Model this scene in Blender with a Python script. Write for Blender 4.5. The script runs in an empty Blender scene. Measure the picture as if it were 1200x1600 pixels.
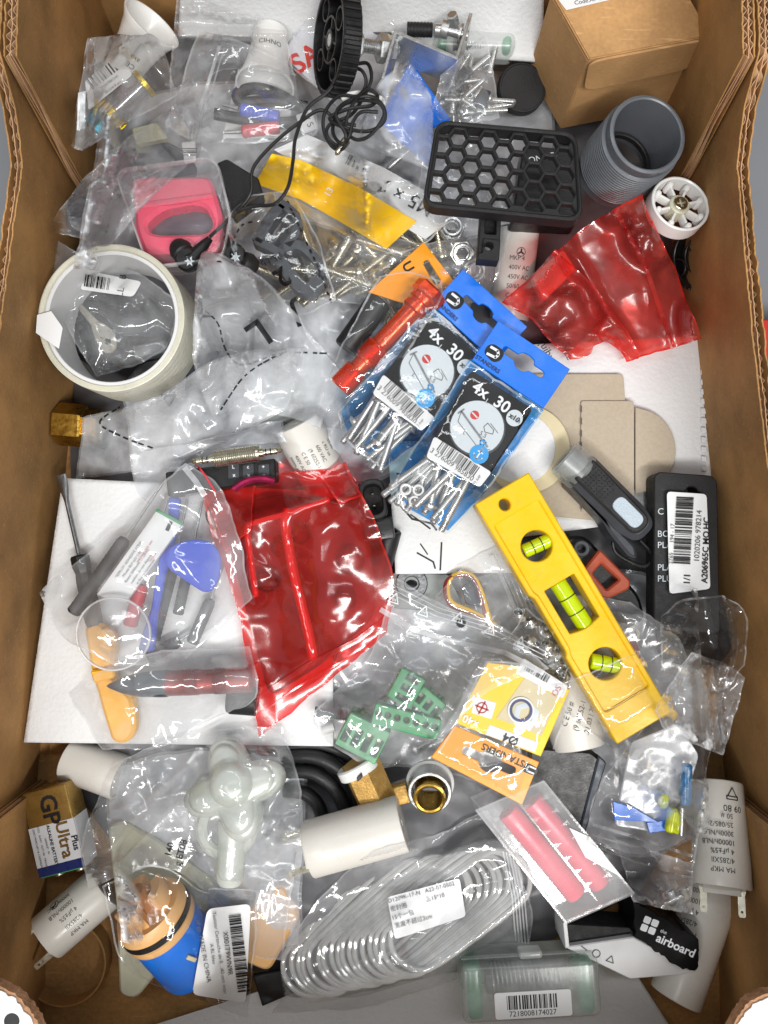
import bpy, bmesh, math, random
import numpy as np
from mathutils import Vector, Matrix
from mathutils.geometry import tessellate_polygon

# ------------------------------------------------------------------ camera, light, exposure
S = 0.001                       # the builders work in millimetres
CAM_H, FPX, TILT = 480.0, 1232.0, math.radians(4.0)
sc = bpy.context.scene
col = sc.collection
cam = bpy.data.cameras.new('camera')
cam.sensor_fit = 'VERTICAL'
cam.angle = 2 * math.atan(800 / FPX)
cam.clip_start, cam.clip_end = 0.01, 50
camo = bpy.data.objects.new('camera', cam)
col.objects.link(camo)
camo.location = (0, 0, CAM_H * S)
camo.rotation_euler = (TILT, 0, 0)
sc.camera = camo

world = bpy.data.worlds.new('World')
sc.world = world
world.use_nodes = True
world.node_tree.nodes['Background'].inputs[0].default_value = (0.93, 0.97, 1.0, 1)
world.node_tree.nodes['Background'].inputs[1].default_value = 0.32

def area(name, loc, target, sx, sy, power, colr):
    l = bpy.data.lights.new(name, 'AREA')
    l.shape = 'RECTANGLE'; l.size, l.size_y = sx, sy
    l.energy = power; l.color = colr
    o = bpy.data.objects.new(name, l); col.objects.link(o)
    o.location = loc
    o.rotation_euler = (Vector(target) - Vector(loc)).to_track_quat('-Z', 'Y').to_euler()
    return o
area('ceiling_tube_light', (0.45, -0.80, 1.75), (0, 0, 0), 1.3, 0.12, 31, (1.0, 0.98, 0.95))
area('ceiling_tube_light.001', (-0.50, -0.75, 1.75), (0, 0, 0), 1.3, 0.12, 13, (1.0, 0.98, 0.95))
area('far_highlight_fill', (0.1, 0.7, 1.75), (0, 0, 0), 1.3, 0.12, 4.5, (0.95, 0.98, 1.0))  # added weak far fill for highlights on the films, not a real tube

sc.view_settings.view_transform = 'Standard'
sc.view_settings.look = 'None'
sc.view_settings.gamma = 1.0
sc.view_settings.use_curve_mapping = False
sc.view_settings.exposure = 0.05
sc.render.engine = 'CYCLES'
sc.cycles.use_denoising = True
sc.cycles.max_bounces = 10
sc.cycles.diffuse_bounces = 3
sc.cycles.glossy_bounces = 3
sc.cycles.transmission_bounces = 6
sc.cycles.transparent_max_bounces = 40
sc.cycles.sample_clamp_indirect = 4.0
sc.cycles.caustics_reflective = False
sc.cycles.caustics_refractive = False

# ------------------------------------------------------------------ geometry helpers
pi = math.pi
def R(a): return math.radians(a)
_c, _s = math.cos(TILT), math.sin(TILT)
def P(px, py, z):
    """The point of the box at height z (mm) that lies on the sight line through (px, py)."""
    a = (px - 600) / FPX; b = (800 - py) / FPX
    vy = b * _c + _s; vz = b * _s - _c
    t = (z - CAM_H) / vz
    return Vector((a * t, vy * t, z))
def PN(px, py, z):
    a = (px - 600) / FPX; b = (800 - py) / FPX
    vy = b * _c + _s; vz = b * _s - _c
    t = (z - CAM_H) / vz
    return a * t, vy * t
def q(z): return (CAM_H - z) / FPX          # mm per px at height z
def c(h):
    h = h.lstrip('#')
    r = []
    for i in (0, 2, 4):
        v = int(h[i:i+2], 16) / 255
        r.append(v / 12.92 if v <= .04045 else ((v + .055) / 1.055) ** 2.4)
    return (*r, 1)

# height map of everything built so far (1 mm cells): films drape over it
HX0, HY0, HNX, HNY = -230, -330, 460, 720
HM = np.zeros((HNX, HNY))
def hm_add(V, T):
    if len(T) == 0: return
    A, B, C = V[T[:, 0]], V[T[:, 1]], V[T[:, 2]]
    ar = 0.5 * np.abs((B[:, 0]-A[:, 0])*(C[:, 1]-A[:, 1]) - (B[:, 1]-A[:, 1])*(C[:, 0]-A[:, 0]))
    le = np.maximum(np.maximum(np.linalg.norm((B-A)[:, :2], axis=1), np.linalg.norm((C-A)[:, :2], axis=1)), np.linalg.norm((C-B)[:, :2], axis=1))
    n = np.clip(np.ceil(le * 1.6), 1, 260).astype(int)
    for k in np.unique(n):
        idx = np.where(n == k)[0]
        i, j = np.meshgrid(np.arange(k+1), np.arange(k+1)); m = (i + j) <= k
        u = (i[m] / k)[None, :, None]; v = (j[m] / k)[None, :, None]
        for s in range(0, len(idx), 4000):
            ii = idx[s:s+4000]
            Q = (A[ii][:, None] * (1-u-v) + B[ii][:, None] * u + C[ii][:, None] * v).reshape(-1, 3)
            gx = np.round(Q[:, 0] - HX0).astype(int); gy = np.round(Q[:, 1] - HY0).astype(int)
            ok = (gx >= 0) & (gx < HNX) & (gy >= 0) & (gy < HNY)
            np.maximum.at(HM, (gx[ok], gy[ok]), Q[ok, 2])
def hm(x, y):
    fx = np.clip(np.asarray(x) - HX0, 0, HNX-2.001); fy = np.clip(np.asarray(y) - HY0, 0, HNY-2.001)
    ix = fx.astype(int); iy = fy.astype(int); u = fx-ix; v = fy-iy
    return HM[ix, iy]*(1-u)*(1-v) + HM[ix+1, iy]*u*(1-v) + HM[ix, iy+1]*(1-u)*v + HM[ix+1, iy+1]*u*v

class G:
    """Collects shapes into one mesh."""
    def __init__(s): s.v = []; s.f = []; s.uv = None
    def add(s, v, f, M=None):
        b = len(s.v)
        s.v += [(M @ Vector(p)) if M is not None else Vector(p) for p in v]
        s.f += [tuple(b+i for i in t) for t in f]
        return s
def thing(name, label, cat, px=None, py=None, z=0, group=None, loc=None):
    o = bpy.data.objects.new(name, None); col.objects.link(o)
    o.empty_display_size = .01
    p = loc if loc is not None else P(px, py, z)
    o.location = p * S
    o['_o'] = list(p)
    o['label'] = label; o['category'] = cat
    if group: o['group'] = group
    return o
def tag(o, label, cat, group=None):
    o['label'] = label; o['category'] = cat
    if group: o['group'] = group
    return o
def structure(o): o['kind'] = 'structure'; return o
def org(o):
    return Vector(o['_o']) if o is not None and '_o' in o else Vector((0, 0, 0))
def obj(name, g, m, parent=None, ang=35, hmap=True, smooth=True, inner=None):
    V = np.array([tuple(p) for p in g.v], dtype=float)
    if parent is not None:
        o0 = org(parent)
    else:
        o0 = Vector(((V[:, 0].min()+V[:, 0].max())/2, (V[:, 1].min()+V[:, 1].max())/2, V[:, 2].min()))
    me = bpy.data.meshes.new(name)
    me.from_pydata(((V - np.array(o0)) * S).tolist(), [], g.f)
    me.validate()
    if g.uv is not None:
        uvl = me.uv_layers.new(name='UVMap')
        li = np.zeros(len(me.loops), dtype=np.int32); me.loops.foreach_get('vertex_index', li)
        uvl.data.foreach_set('uv', np.asarray(g.uv, dtype=np.float32)[li].ravel())
    me.materials.append(m)
    if smooth:
        me.shade_smooth()
        if ang: me.set_sharp_from_angle(angle=R(ang))
    o = bpy.data.objects.new(name, me); col.objects.link(o)
    if parent is not None:
        o.parent = parent; o.location = (0, 0, 0)
    else:
        o.location = o0 * S
    o['_o'] = list(o0)
    if hmap:
        me.calc_loop_triangles()
        T = np.zeros(len(me.loop_triangles)*3, dtype=np.int32); me.loop_triangles.foreach_get('vertices', T)
        hm_add(V, T.reshape(-1, 3))
    return o
def inst(src, M, parent, name=None):
    """A copy of a part with shared mesh data; M (mm, world) places the source's local mesh."""
    o = src.copy(); col.objects.link(o); o.parent = parent
    L = M.copy(); L.translation = (M.translation - org(parent)) * S
    o.matrix_local = L
    V = np.array([tuple(M @ (v.co / S)) for v in src.data.vertices])
    T = np.array([tuple(t.vertices) for t in src.data.loop_triangles])
    hm_add(V, T)
    return o
def Tm(v): return Matrix.Translation(Vector(v))
def Rm(a, ax): return Matrix.Rotation(R(a), 4, ax)
def F(px, py, z, a=0, pitch=0, roll=0):
    return Tm(P(px, py, z)) @ Rm(a, 'Z') @ Rm(pitch, 'X') @ Rm(roll, 'Y')
def FA(p0, p1, spin=0):
    """Frame at p0 with its Z axis towards p1."""
    d = (p1 - p0).normalized()
    return Tm(p0) @ d.to_track_quat('Z', 'Y').to_matrix().to_4x4() @ Rm(spin, 'Z')
def FX(p0, p1, up=(0, 0, 1)):
    """Frame at p0 with X towards p1 and Z as near to up as can be."""
    x = (p1 - p0).normalized(); u = Vector(up)
    y = u.cross(x).normalized(); z = x.cross(y)
    M = Matrix((x, y, z)).transposed().to_4x4()
    return Tm(p0) @ M
def lathe(prof, seg=40, close=False):
    v, f = [], []
    n = len(prof)
    for i in range(seg):
        a = 2*pi*i/seg
        for r, h in prof: v.append((r*math.cos(a), r*math.sin(a), h))
    for i in range(seg):
        j = (i+1) % seg
        for k in range(n if close else n-1):
            k2 = (k+1) % n
            f.append((i*n+k, j*n+k, j*n+k2, i*n+k2))
    if not close:
        if prof[0][0] > 1e-6: f.append(tuple(i*n for i in range(seg))[::-1])
        if prof[-1][0] > 1e-6: f.append(tuple(i*n+n-1 for i in range(seg)))
    return v, f
def tubeprof(r0, r1, h0, h1, b=.4):
    """A closed ring section, for lathe(close=True)."""
    return [(r0, h0+b), (r0+b, h0), (r1-b, h0), (r1, h0+b), (r1, h1-b), (r1-b, h1), (r0+b, h1), (r0, h1-b)]
def cyl(r, h, b=.5, seg=32, r2=None):
    r2 = r if r2 is None else r2
    return lathe([(0, 0), (r-b, 0), (r, b), (r2, h-b), (r2-b, h), (0, h)], seg)
def box(sx, sy, sz, b=.6, n=2):
    """A box with rounded edges, its base centred at the origin."""
    bm = bmesh.new()
    bmesh.ops.create_cube(bm, size=1)
    for v in bm.verts: v.co = Vector((v.co.x*sx, v.co.y*sy, (v.co.z+.5)*sz))
    if b > 0:
        bmesh.ops.bevel(bm, geom=bm.edges[:], offset=min(b, sx*.45, sy*.45, sz*.45), segments=n, affect='EDGES', profile=.5)
    v = [tuple(x.co) for x in bm.verts]; bm.verts.index_update()
    f = [tuple(x.index for x in fc.verts) for fc in bm.faces]
    bm.free()
    return v, f
def spline(pts, n=8, closed=False):
    P_ = [Vector(p) for p in pts]; out = []
    m = len(P_)
    rng = range(m) if closed else range(m-1)
    for i in rng:
        p0 = P_[(i-1) % m] if closed or i > 0 else P_[0]*2-P_[1]
        p1 = P_[i]; p2 = P_[(i+1) % m]
        p3 = P_[(i+2) % m] if closed or i+2 < m else P_[-1]*2-P_[-2]
        for k in range(n):
            t = k/n
            out.append(.5*((2*p1)+(p2-p0)*t+(2*p0-5*p1+4*p2-p3)*t*t+(3*p1-p0-3*p2+p3)*t**3))
    if not closed: out.append(P_[-1])
    return out
def tube(pts, r, seg=8, closed=False):
    v, f = [], []
    n = len(pts); rr = r if isinstance(r, (list, tuple)) else [r]*n
    t0 = None; nrm = None
    for i, p in enumerate(pts):
        a = pts[i-1] if i > 0 or closed else pts[0]; b = pts[(i+1) % n] if i < n-1 or closed else pts[-1]
        t = (b-a)
        t = t.normalized() if t.length > 1e-9 else Vector((1, 0, 0))
        if nrm is None:
            nrm = t.cross(Vector((0, 0, 1)))
            if nrm.length < .01: nrm = t.cross(Vector((0, 1, 0)))
            nrm.normalize()
        else:
            nrm = (nrm - t*nrm.dot(t)).normalized()
        bn = t.cross(nrm)
        for k in range(seg):
            an = 2*pi*k/seg
            v.append(p + nrm*(rr[i]*math.cos(an)) + bn*(rr[i]*math.sin(an)))
    for i in range(n if closed else n-1):
        j = (i+1) % n
        for k in range(seg):
            l = (k+1) % seg
            f.append((i*seg+k, i*seg+l, j*seg+l, j*seg+k))
    if not closed:
        f.append(tuple(range(seg))[::-1]); f.append(tuple((n-1)*seg+k for k in range(seg)))
    return v, f
def PL(*pts): return [P(*p) for p in pts]
def rpoly(pts, r, n=5):
    out = []; m = len(pts)
    for i in range(m):
        p = Vector(pts[i][:2]); a = Vector(pts[i-1][:2])-p; b = Vector(pts[(i+1) % m][:2])-p
        rr = pts[i][2] if len(pts[i]) > 2 else r
        d = min(rr, a.length*.48, b.length*.48)
        if d < .01: out.append(tuple(p)); continue
        pa = p+a.normalized()*d; pb = p+b.normalized()*d
        for k in range(n+1):
            t = k/n
            out.append(tuple(pa*(1-t)**2+p*2*t*(1-t)+pb*t*t))
    return out
def circ(x, y, r, n=28, ry=None, a0=0, a1=360):
    ry = r if ry is None else ry
    full = a1-a0 >= 360
    return [(x+r*math.cos(R(a0+(a1-a0)*i/(n if full else n-1))), y+ry*math.sin(R(a0+(a1-a0)*i/(n if full else n-1)))) for i in range(n)]
def area2(p): return .5*sum(p[i-1][0]*p[i][1]-p[i][0]*p[i-1][1] for i in range(len(p)))
def inset(p, d):
    out = []; m = len(p); sg = 1 if area2(p) > 0 else -1
    for i in range(m):
        a = Vector(p[i-1]); b = Vector(p[i]); e = Vector(p[(i+1) % m])
        n1 = (b-a); n2 = (e-b)
        n1 = Vector((-n1.y, n1.x)).normalized() if n1.length > 1e-9 else Vector((0, 0))
        n2 = Vector((-n2.y, n2.x)).normalized() if n2.length > 1e-9 else n1
        s = n1+n2
        if s.length < 1e-6: s = n1
        s = s.normalized()
        k = max(.4, s.dot(n1) if n1.length else 1)
        out.append(tuple(b+s*(sg*d/k)))
    return out
def prism(outer, h0, h1, holes=(), b=0):
    """A plate: polygon with holes from h0 to h1, chamfered by b on its upper edges."""
    outer = [tuple(p[:2]) for p in outer]
    if area2(outer) < 0: outer = outer[::-1]
    holes = [[tuple(p[:2]) for p in h] for h in holes]
    holes = [h[::-1] if area2(h) > 0 else h for h in holes]
    v, f = [], []
    loops = [outer]+holes
    tops = [inset(outer, b) if b else outer]+[inset(h, -b) if b else h for h in holes]
    base = []; 
    for L in loops: base.append(len(v)); v += [(x, y, h0) for x, y in L]
    mid = []
    for L in loops: mid.append(len(v)); v += [(x, y, h1-b) for x, y in L]
    top = mid
    if b:
        top = []
        for L in tops: top.append(len(v)); v += [(x, y, h1) for x, y in L]
    for li, L in enumerate(loops):
        n = len(L)
        for i in range(n):
            j = (i+1) % n
            f.append((base[li]+i, base[li]+j, mid[li]+j, mid[li]+i))
            if b: f.append((mid[li]+i, mid[li]+j, top[li]+j, top[li]+i))
    def cap(Ls, starts, flip):
        idx = [s+i for s, L in zip(starts, Ls) for i in range(len(L))]
        tr = tessellate_polygon([[Vector((x, y, 0)) for x, y in L] for L in Ls])
        fl = [p for L in Ls for p in L]
        for t in tr:
            A_, B_, C_ = (fl[k] for k in t)
            s = (B_[0]-A_[0])*(C_[1]-A_[1])-(B_[1]-A_[1])*(C_[0]-A_[0])
            tt = t if (s > 0) != flip else t[::-1]
            f.append(tuple(idx[k] for k in tt))
    cap(loops, base, True); cap(tops, top, False)
    return v, f
def WX(pts, z): return [tuple(PN(p[0], p[1], z)) for p in pts]
def slab(name, pts, z, th, m, parent=None, holes=(), b=.3, ang=35, M=None, hmap=True):
    """A plate whose outline is given on the sight lines at its top height z, th thick."""
    g = G(); g.add(*prism(WX(pts, z), z-th, z, [WX(h, z) for h in holes], b))
    return obj(name, g, m, parent, ang, hmap)

# ---- sheets and films
def resample(pts, n):
    p = np.array(pts, float); d = np.r_[0, np.cumsum(np.linalg.norm(np.diff(p, axis=0), axis=1))]
    t = np.linspace(0, d[-1], n)
    return np.c_[np.interp(t, d, p[:, 0]), np.interp(t, d, p[:, 1])]
def coons(pts, cs, step, curve=False):
    m = len(pts); e = []
    for k in range(4):
        i, j = cs[k], cs[(k+1) % 4]
        s = [pts[i]]
        while i != j: i = (i+1) % m; s.append(pts[i])
        if curve and len(s) > 2: s = [(p.x, p.y) for p in spline([(a_[0], a_[1], 0) for a_ in s], 6)]
        e.append(np.array(s, float)[:, :2])
    ln = [np.linalg.norm(np.diff(s, axis=0), axis=1).sum() for s in e]
    nu = max(4, int(max(ln[0], ln[2])/step)+1); nv = max(4, int(max(ln[1], ln[3])/step)+1)
    T = resample(e[0], nu); Rr = resample(e[1], nv); B = resample(e[2], nu)[::-1]; L = resample(e[3], nv)[::-1]
    u = np.linspace(0, 1, nu)[None, :, None]; v = np.linspace(0, 1, nv)[:, None, None]
    X = (1-v)*T[None]+v*B[None]+(1-u)*L[:, None]+u*Rr[:, None]-((1-u)*(1-v)*T[0]+u*(1-v)*T[-1]+(1-u)*v*B[0]+u*v*B[-1])
    return X[:, :, 0], X[:, :, 1], np.broadcast_to(u[..., 0], X.shape[:2]), np.broadcast_to(v[..., 0], X.shape[:2])
def vnoise(x, y, seed, L):
    rs = np.random.RandomState(seed); o = 0
    for i in range(6):
        th = rs.uniform(0, 2*pi); k = 2*pi/(L*rs.uniform(.7, 1.6))
        o = o+np.sin(k*(x*math.cos(th)+y*math.sin(th))+rs.uniform(0, 6.28)+.8*np.sin(k*.6*(y*math.cos(th)-x*math.sin(th))+rs.uniform(0, 6.28)))
    return o/6
def crumple(x, y, seed, L, n=7):
    rs = np.random.RandomState(seed); o = 0
    wx = x+L*.35*vnoise(x, y, seed+11, L*1.6); wy = y+L*.35*vnoise(x, y, seed+12, L*1.6)
    for i in range(n):
        th = rs.uniform(0, pi); lam = L*rs.uniform(.5, 1.7)
        t = (wx*math.cos(th)+wy*math.sin(th))/lam+rs.uniform()
        o = o+np.abs((t % 1)-.5)*2*lam/L
    return o/n
def creases(x, y, seed, n, amp):
    """Sharp straight folds pressed into a film."""
    rs = np.random.RandomState(seed+900); o = np.zeros_like(x)
    x0, x1, y0, y1 = x.min(), x.max(), y.min(), y.max()
    base = rs.uniform(0, pi)
    for i in range(n):
        cx, cy = rs.uniform(x0, x1), rs.uniform(y0, y1); th = base+rs.normal(0, .8); ln = rs.uniform(25, 110)
        ca, sa = math.cos(th), math.sin(th)
        t = ((x-cx)*ca+(y-cy)*sa)/ln; d = -(x-cx)*sa+(y-cy)*ca+rs.uniform(-14, 14)*t*t
        w1, w2 = rs.uniform(3, 7), rs.uniform(7, 22)
        o = o+amp*rs.uniform(.4, 1.3)*np.where(d > 0, np.exp(-d/w1), np.exp(d/w2))*np.clip(1-t*t, 0, 1)
    return o
def solve(px, py, lift, tension, zmax, zmin, pin=False, z0=45):
    z = np.full(px.shape, float(z0))
    for _ in range(4):
        x, y = PN(px, py, z)
        H = hm(x, y)
        if zmax is not None: H = np.minimum(H, zmax)
        H = np.maximum(H, zmin)
        z = .5*z+.5*(H+lift)
    x, y = PN(px, py, z); H = hm(x, y)
    if zmax is not None: H = np.minimum(H, zmax)
    H = np.maximum(H, zmin)+lift
    f = H.copy()
    for _ in range(tension):
        g = np.pad(f, 1, mode='edge')
        a = (g[:-2, 1:-1]+g[2:, 1:-1]+g[1:-1, :-2]+g[1:-1, 2:])/4
        f = np.maximum(H, a)
    # slight smoothing of steps
    for _ in range(2):
        g = np.pad(f, 1, mode='edge')
        f = np.maximum((g[:-2, 1:-1]+g[2:, 1:-1]+g[1:-1, :-2]+g[1:-1, 2:]+2*f)/6, H-.3)
    return f
def gridmesh(px, py, z, U=None, V=None, th=0):
    x, y = PN(px, py, z)
    nv, nu = x.shape
    g = G(); g.v = [Vector(t) for t in np.c_[x.ravel(), y.ravel(), z.ravel()]]
    idx = np.arange(nv*nu).reshape(nv, nu)
    a, b, c_, d = idx[:-1, :-1].ravel(), idx[1:, :-1].ravel(), idx[1:, 1:].ravel(), idx[:-1, 1:].ravel()
    g.f = [tuple(t) for t in np.c_[a, b, c_, d]]
    if U is not None: uv = np.c_[U.ravel(), 1-V.ravel()]
    if th:
        n = nv*nu
        g.v += [Vector((p.x, p.y, p.z-th)) for p in g.v]
        g.f += [tuple(t) for t in np.c_[d, c_, b, a]+n]
        ring = list(idx[0, :])+list(idx[1:, -1])+list(idx[-1, ::-1][1:])+list(idx[::-1, 0][1:-1])
        for i in range(len(ring)):
            p, r_ = int(ring[i]), int(ring[(i+1) % len(ring)])
            g.f.append((p, r_, r_+n, p+n))
        if U is not None: uv = np.r_[uv, uv]
    if U is not None: g.uv = uv
    return g
def film(name, pts, m, parent=None, cs=(0, 1, 2, 3), step=3.2, lift=.7, tension=60, wr=1.6, L=42, seed=1, zmax=None, zmin=0, puff=0, edge=0, hmap=True, fold=None, z0=45, th=0, seam=True):
    """A plastic film lying over whatever is under it, with creases."""
    px, py, U, V = coons(pts, cs, step, True)
    nx_ = 3.2*vnoise(px, py, seed+31, 70)+1.2*vnoise(px, py, seed+33, 22); ny_ = 3.2*vnoise(px, py, seed+32, 70)+1.2*vnoise(px, py, seed+34, 22)
    px = px+nx_; py = py+ny_
    z = solve(px, py, lift, tension, zmax, zmin, z0=z0)
    e = np.clip(np.minimum(np.minimum(U, 1-U)/.12, np.minimum(V, 1-V)/.12), 0, 1)
    e = e*e*(3-2*e)
    md = np.clip(.6+1.1*vnoise(px, py, seed+77, 120), .15, 1.5)
    w = crumple(px, py, seed, L*1.7, 4)+.16*crumple(px, py, seed+5, L*.5, 4)-.3
    ncr = int(np.clip((px.max()-px.min())*(py.max()-py.min())/1500, 6, 60))
    z = z+np.maximum(wr*md*2.6*w, 0)*(.4+.6*e)+creases(px, py, seed, ncr, wr*.75)*(.35+.65*md)+puff*np.sin(pi*U)*np.sin(pi*V)
    if fold is not None: z = z+fold(U, V)
    g = gridmesh(px, py, z, U, V, th)
    o = obj(name, g, m, parent, 0, hmap)
    if seam and not th:
        o.data.materials.append(M['seam_red'] if 'red' in m.name else M['seam'])
        nv, nu = px.shape
        mi = np.zeros((nv-1, nu-1), dtype=np.int32); mi[0, :] = 1; mi[-1, :] = 1; mi[:, 0] = 1; mi[:, -1] = 1
        o.data.polygons.foreach_set('material_index', mi.ravel())
    return o
def patch(name, pts, m, parent=None, cs=(0, 1, 2, 3), step=4, lift=.35, z=None, tension=3, zmax=None, hmap=True, wr=0, seed=3, L=40, th=0, z0=45):
    """A label or sheet: lies on what is under it (z None) or flat at z."""
    px, py, U, V = coons(pts, cs, step)
    zz = np.full(px.shape, float(z)) if z is not None else solve(px, py, lift, tension, zmax, 0, z0=z0)
    if wr: zz = zz+wr*crumple(px, py, seed, L)
    return obj(name, gridmesh(px, py, zz, U, V, th), m, parent, 0, hmap)

# ---- lettering
_tc = {}
def textgeo(s, bold=False):
    k = (s, bold)
    if k in _tc: return _tc[k]
    cu = bpy.data.curves.new('t', 'FONT'); cu.body = s; cu.size = 1; cu.align_x = 'CENTER'; cu.align_y = 'CENTER'
    cu.resolution_u = 3
    if bold: cu.offset = .022
    o = bpy.data.objects.new('t', cu); col.objects.link(o)
    dg = bpy.context.evaluated_depsgraph_get()
    me = bpy.data.meshes.new_from_object(o.evaluated_get(dg))
    v = np.array([tuple(x.co) for x in me.vertices]) if len(me.vertices) else np.zeros((0, 3))
    f = [tuple(p.vertices) for p in me.polygons]
    bpy.data.objects.remove(o); bpy.data.curves.remove(cu); bpy.data.meshes.remove(me)
    _tc[k] = (v, f)
    return v, f
def lines2d(lines, size, lead=1.25, bold=False, align='c', sx=1.0):
    """Several lines of lettering as 2D geometry centred on the origin (y up)."""
    V, Fc = [], []
    n = len(lines)
    for i, s in enumerate(lines):
        v, f = textgeo(s, bold)
        if len(v) == 0: continue
        vv = v[:, :2]*size; vv[:, 0] *= sx
        if align == 'l': vv[:, 0] -= vv[:, 0].min()
        vv[:, 1] += ((n-1)/2-i)*size*lead
        b = len(V); V += vv.tolist(); Fc += [tuple(b+k for k in t) for t in f]
    return V, Fc
def bars2d(w, h, n=32, seed=1):
    rs = random.Random(seed); V, Fc = [], []; x = 0
    ws = [rs.choice((1, 1, 2, 3)) for _ in range(2*n)]; t = sum(ws)
    for i, a in enumerate(ws):
        d = a*w/t
        if i % 2 == 0:
            for k in range(4):
                b = len(V); y0 = -h/2+h*k/4; y1 = y0+h/4
                V += [(x-w/2, y0), (x+d-w/2, y0), (x+d-w/2, y1), (x-w/2, y1)]; Fc.append((b, b+1, b+2, b+3))
        x += d
    return V, Fc
def ink(name, geo, px, py, a, m, parent, z=None, lift=.3, zmax=None):
    """Lays 2D geometry (sizes in px) on the scene at (px, py), turned by a degrees; z None = on the surface."""
    V, Fc = geo
    ca, sa = math.cos(R(a)), math.sin(R(a))
    X = np.array([px+x*ca-y*sa for x, y in V]); Y = np.array([py-(x*sa+y*ca) for x, y in V])
    if z is None:
        zz = np.full(X.shape, 45.)
        for _ in range(5):
            x, y = PN(X, Y, zz); H = hm(x, y)
            if zmax is not None: H = np.minimum(H, zmax)
            zz = .3*zz+.7*(H+lift)
    else: zz = np.full(X.shape, float(z))
    x, y = PN(X, Y, zz)
    g = G(); g.v = [Vector(t) for t in np.c_[x, y, zz]]; g.f = Fc
    return obj(name, g, m, parent, 0, False, smooth=False)
def inkM(name, geo, M, m, parent):
    """Lays 2D geometry (mm) in the XY plane of a frame."""
    g = G(); g.add([(x, y, 0) for x, y in geo[0]], geo[1], M)
    return obj(name, g, m, parent, 0, False, smooth=False)
def inkcyl(name, geo, M, r, ang, m, parent, turn=0):
    """Lays 2D geometry (mm; x round the cylinder, y along it) on a cylinder about Z of M."""
    ca, sa = math.cos(R(turn)), math.sin(R(turn))
    g = G(); vv = []
    for x0, y0 in geo[0]:
        x = x0*ca-y0*sa; y = x0*sa+y0*ca
        t = R(ang)+x/r
        vv.append(((r+.12)*math.cos(t), (r+.12)*math.sin(t), y))
    g.add(vv, geo[1], M)
    return obj(name, g, m, parent, 0, False, smooth=False)
def shift(geo, dx, dy): return [(x+dx, y+dy) for x, y in geo[0]], geo[1]
def merge(*gs):
    V, Fc = [], []
    for v, f in gs:
        b = len(V); V += list(v); Fc += [tuple(b+i for i in t) for t in f]
    return V, Fc
def stroke2d(pts, w, closed=False):
    V, Fc = [], []
    n = len(pts)
    for i in range(n if closed else n-1):
        a = Vector(pts[i]); b = Vector(pts[(i+1) % n]); d = b-a
        if d.length < 1e-6: continue
        nn = Vector((-d.y, d.x)).normalized()*w/2; e = d.normalized()*w*.3
        k = len(V)
        V += [tuple(a-e-nn), tuple(b+e-nn), tuple(b+e+nn), tuple(a-e+nn)]; Fc.append((k, k+1, k+2, k+3))
    return V, Fc
def poly2d(pts): return list(pts), [tuple(range(len(pts)))]

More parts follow.
